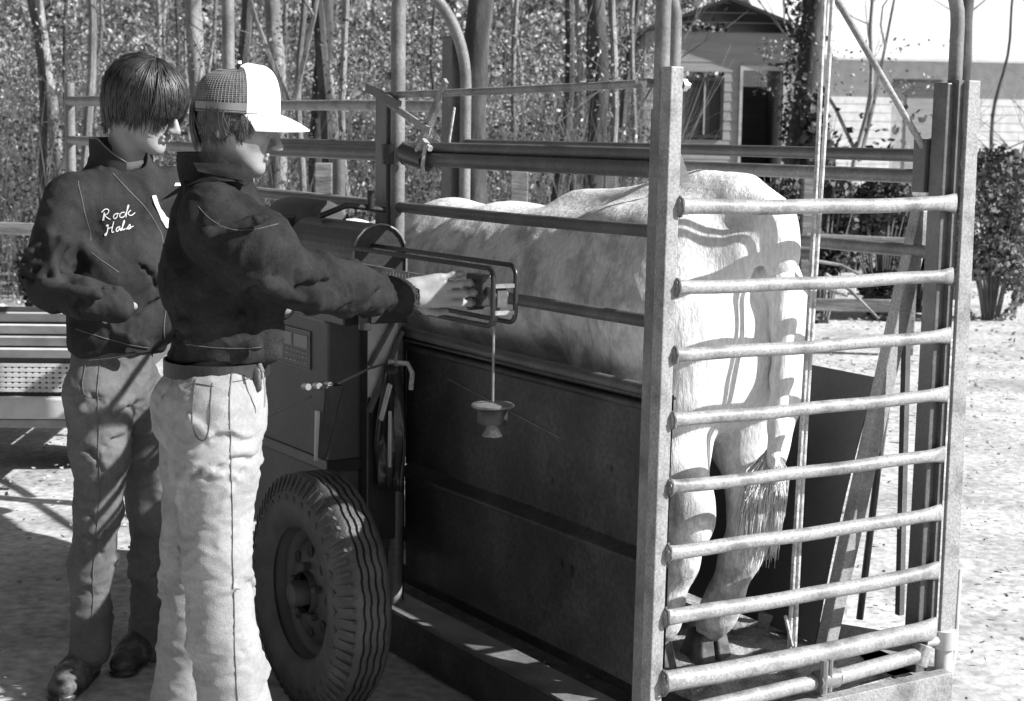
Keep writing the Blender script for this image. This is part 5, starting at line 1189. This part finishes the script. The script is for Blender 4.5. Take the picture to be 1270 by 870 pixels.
# cabin
def wall_boards(par, x0, x1, z0, ztop, y, m, hole=(), dz=.17, name='siding_board'):
    z = z0
    while z < max(ztop(x0), ztop((x0+x1)/2), ztop(x1))-.02:
        segs = [(x0, x1)]
        for (a, b_, c, d) in hole:
            ns = []
            for s0, s1 in segs:
                if z+dz > c and z < d and a < s1 and b_ > s0: 
                    if a-s0 > .01: ns.append((s0, a))
                    if s1-b_ > .01: ns.append((b_, s1))
                else: ns.append((s0, s1))
            segs = ns
        for s0, s1 in segs:
            # clip to gable
            while s0 < s1 and ztop(s0) < z+.01: s0 += .05
            while s1 > s0 and ztop(s1) < z+.01: s1 -= .05
            if s1-s0 < .05: continue
            t0, t1 = min(z+dz, ztop(s0)), min(z+dz, ztop(s1)); b = MB()
            b.hexa([(s0, y-.016, z), (s1, y-.016, z), (s1, y+.02, z), (s0, y+.02, z), (s0, y-.006, t0), (s1, y-.006, t1), (s1, y+.02, t1), (s0, y+.02, t0)]); b.build(name, m, par)
        z += dz
Yc = 30.; cx0, cx1 = X(797, Yc), X(1000, Yc); CAB = thing('cabin', 'small grey board-sided cabin with dark window and open doorway among the trees', 'cabin', (0, Yc, 0)); pk = X(898, Yc)
zt = lambda x: 3.95-abs(x-pk)*.38
zf = lambda y: 1.6+(168-y)/FPX*Yc
wx0, wx1, wz0, wz1 = X(849, Yc), X(896, Yc), zf(171), zf(97); dx0, dx1, dz1 = X(919, Yc), X(969, Yc), zf(88)
wall_boards(CAB, cx0, cx1, 0, zt, 0, side_m, [(wx0, wx1, wz0, wz1), (dx0, dx1, 0, dz1)])
b = MB(); b.box((cx0, .03, 0), (cx0+.06, 4.5, zt(cx0)-.05)); b.box((cx1-.06, .03, 0), (cx1, 4.5, zt(cx1)-.05)); b.box((cx0, 4.5, 0), (cx1, 4.56, 2.6)); b.box((cx0, .03, -.02), (cx1, 4.5, .02)); b.build('wall', side_m, CAB)
for sg in (-1, 1):
    e = cx0-.3 if sg < 0 else cx1+.3; b = MB(); b.hexa([(min(pk, e), -.3, zt(min(pk, e))), (max(pk, e), -.3, zt(max(pk, e))), (max(pk, e), 4.8, zt(max(pk, e))), (min(pk, e), 4.8, zt(min(pk, e))), (min(pk, e), -.3, zt(min(pk, e))+.06), (max(pk, e), -.3, zt(max(pk, e))+.06), (max(pk, e), 4.8, zt(max(pk, e))+.06), (min(pk, e), 4.8, zt(min(pk, e))+.06)]); b.build('roof', trim_m if sg else roof_m, CAB)
wf = MB(); t_ = .06
for a in ((wx0, wz0, wx0+t_, wz1), (wx1-t_, wz0, wx1, wz1), (wx0+t_, wz0, wx1-t_, wz0+t_), (wx0+t_, wz1-t_, wx1-t_, wz1)): wf.box((a[0], -.05, a[1]), (a[2], .02, a[3]))
wf = wf.build('window', trim_m, CAB); b = MB(); b.box((wx0+t_, 0, wz0+t_), (wx1-t_, .01, wz1-t_)); b.build('pane', g_, wf)
b = MB(); c_ = (wx0+wx1)/2; b.box((c_-.012, -.02, wz0+t_), (c_+.012, -.003, wz1-t_)); b.build('muntin', trimw_m, wf)
df = MB(); df.box((dx0-.05, -.05, 0), (dx0, .02, dz1)); df.box((dx1, -.05, 0), (dx1+.07, .02, dz1)); df.box((dx0-.05, -.05, dz1), (dx1+.07, .02, dz1+.08)); df = df.build('door_frame', trimw_m, CAB)
b = MB(); b.hexa([(dx1-.03, .06, 0), (dx1, .06, 0), (dx1, .85, 0), (dx1-.03, .85, 0), (dx1-.03, .06, dz1-.03), (dx1, .06, dz1-.03), (dx1, .85, dz1-.03), (dx1-.03, .85, dz1-.03)]); b.build('door', trimw_m, CAB)
# white shed
Ys = 40.; SHX = X(1085, Ys); SHD = thing('shed', 'long white shed with metal roof and wide grey door behind the saplings', 'shed', (SHX, Ys, 0), R_(6))
hx = lambda px: (X(px, Ys)-SHX)
zs = lambda y: 1.6+(171-y)/FPX*Ys
wall_boards(SHD, hx(960), hx(1330), 0, lambda x: zs(76), 0, sidel_m, [(hx(1105), hx(1168), .2, zs(108))], .2)
b = MB(); b.hexa([(hx(955), -.45, zs(76)-.03), (hx(1335), -.45, zs(76)-.03), (hx(1335), 3.2, zs(76)+1.7), (hx(955), 3.2, zs(76)+1.7), (hx(955), -.45, zs(76)+.03), (hx(1335), -.45, zs(76)+.03), (hx(1335), 3.2, zs(76)+1.76), (hx(955), 3.2, zs(76)+1.76)]); b.build('roof', roof_m, SHD)
b = MB(); b.hexa([(hx(955), 3.2, zs(76)+1.7), (hx(1335), 3.2, zs(76)+1.7), (hx(1335), 6.8, zs(76)), (hx(955), 6.8, zs(76)), (hx(955), 3.2, zs(76)+1.76), (hx(1335), 3.2, zs(76)+1.76), (hx(1335), 6.8, zs(76)+.06), (hx(955), 6.8, zs(76)+.06)]); b.build('roof', roof_m, SHD)
b = MB(); b.box((hx(1106), .03, .2), (hx(1167), .08, zs(109))); b.build('door', trimw_m, SHD)
b = MB(); b.box((hx(1124), .0, .25), (hx(1160), .025, zs(113))); b.box((hx(1106), -.06, zs(108)), (hx(1168), .0, zs(108)+.1)); b.box((hx(1106), -.05, .12), (hx(1168), .0, .2)); b.build('door_trim', side_m, SHD)
b = MB(); b.box((hx(960), 6.4, 0), (hx(1330), 6.45, zs(76)-.1)); b.box((hx(960), .03, 0), (hx(960)+.05, 6.4, zs(76)-.1)); b.box((hx(1330)-.05, .03, 0), (hx(1330), 6.4, zs(76)-.1)); b.build('wall', sidel_m, SHD)
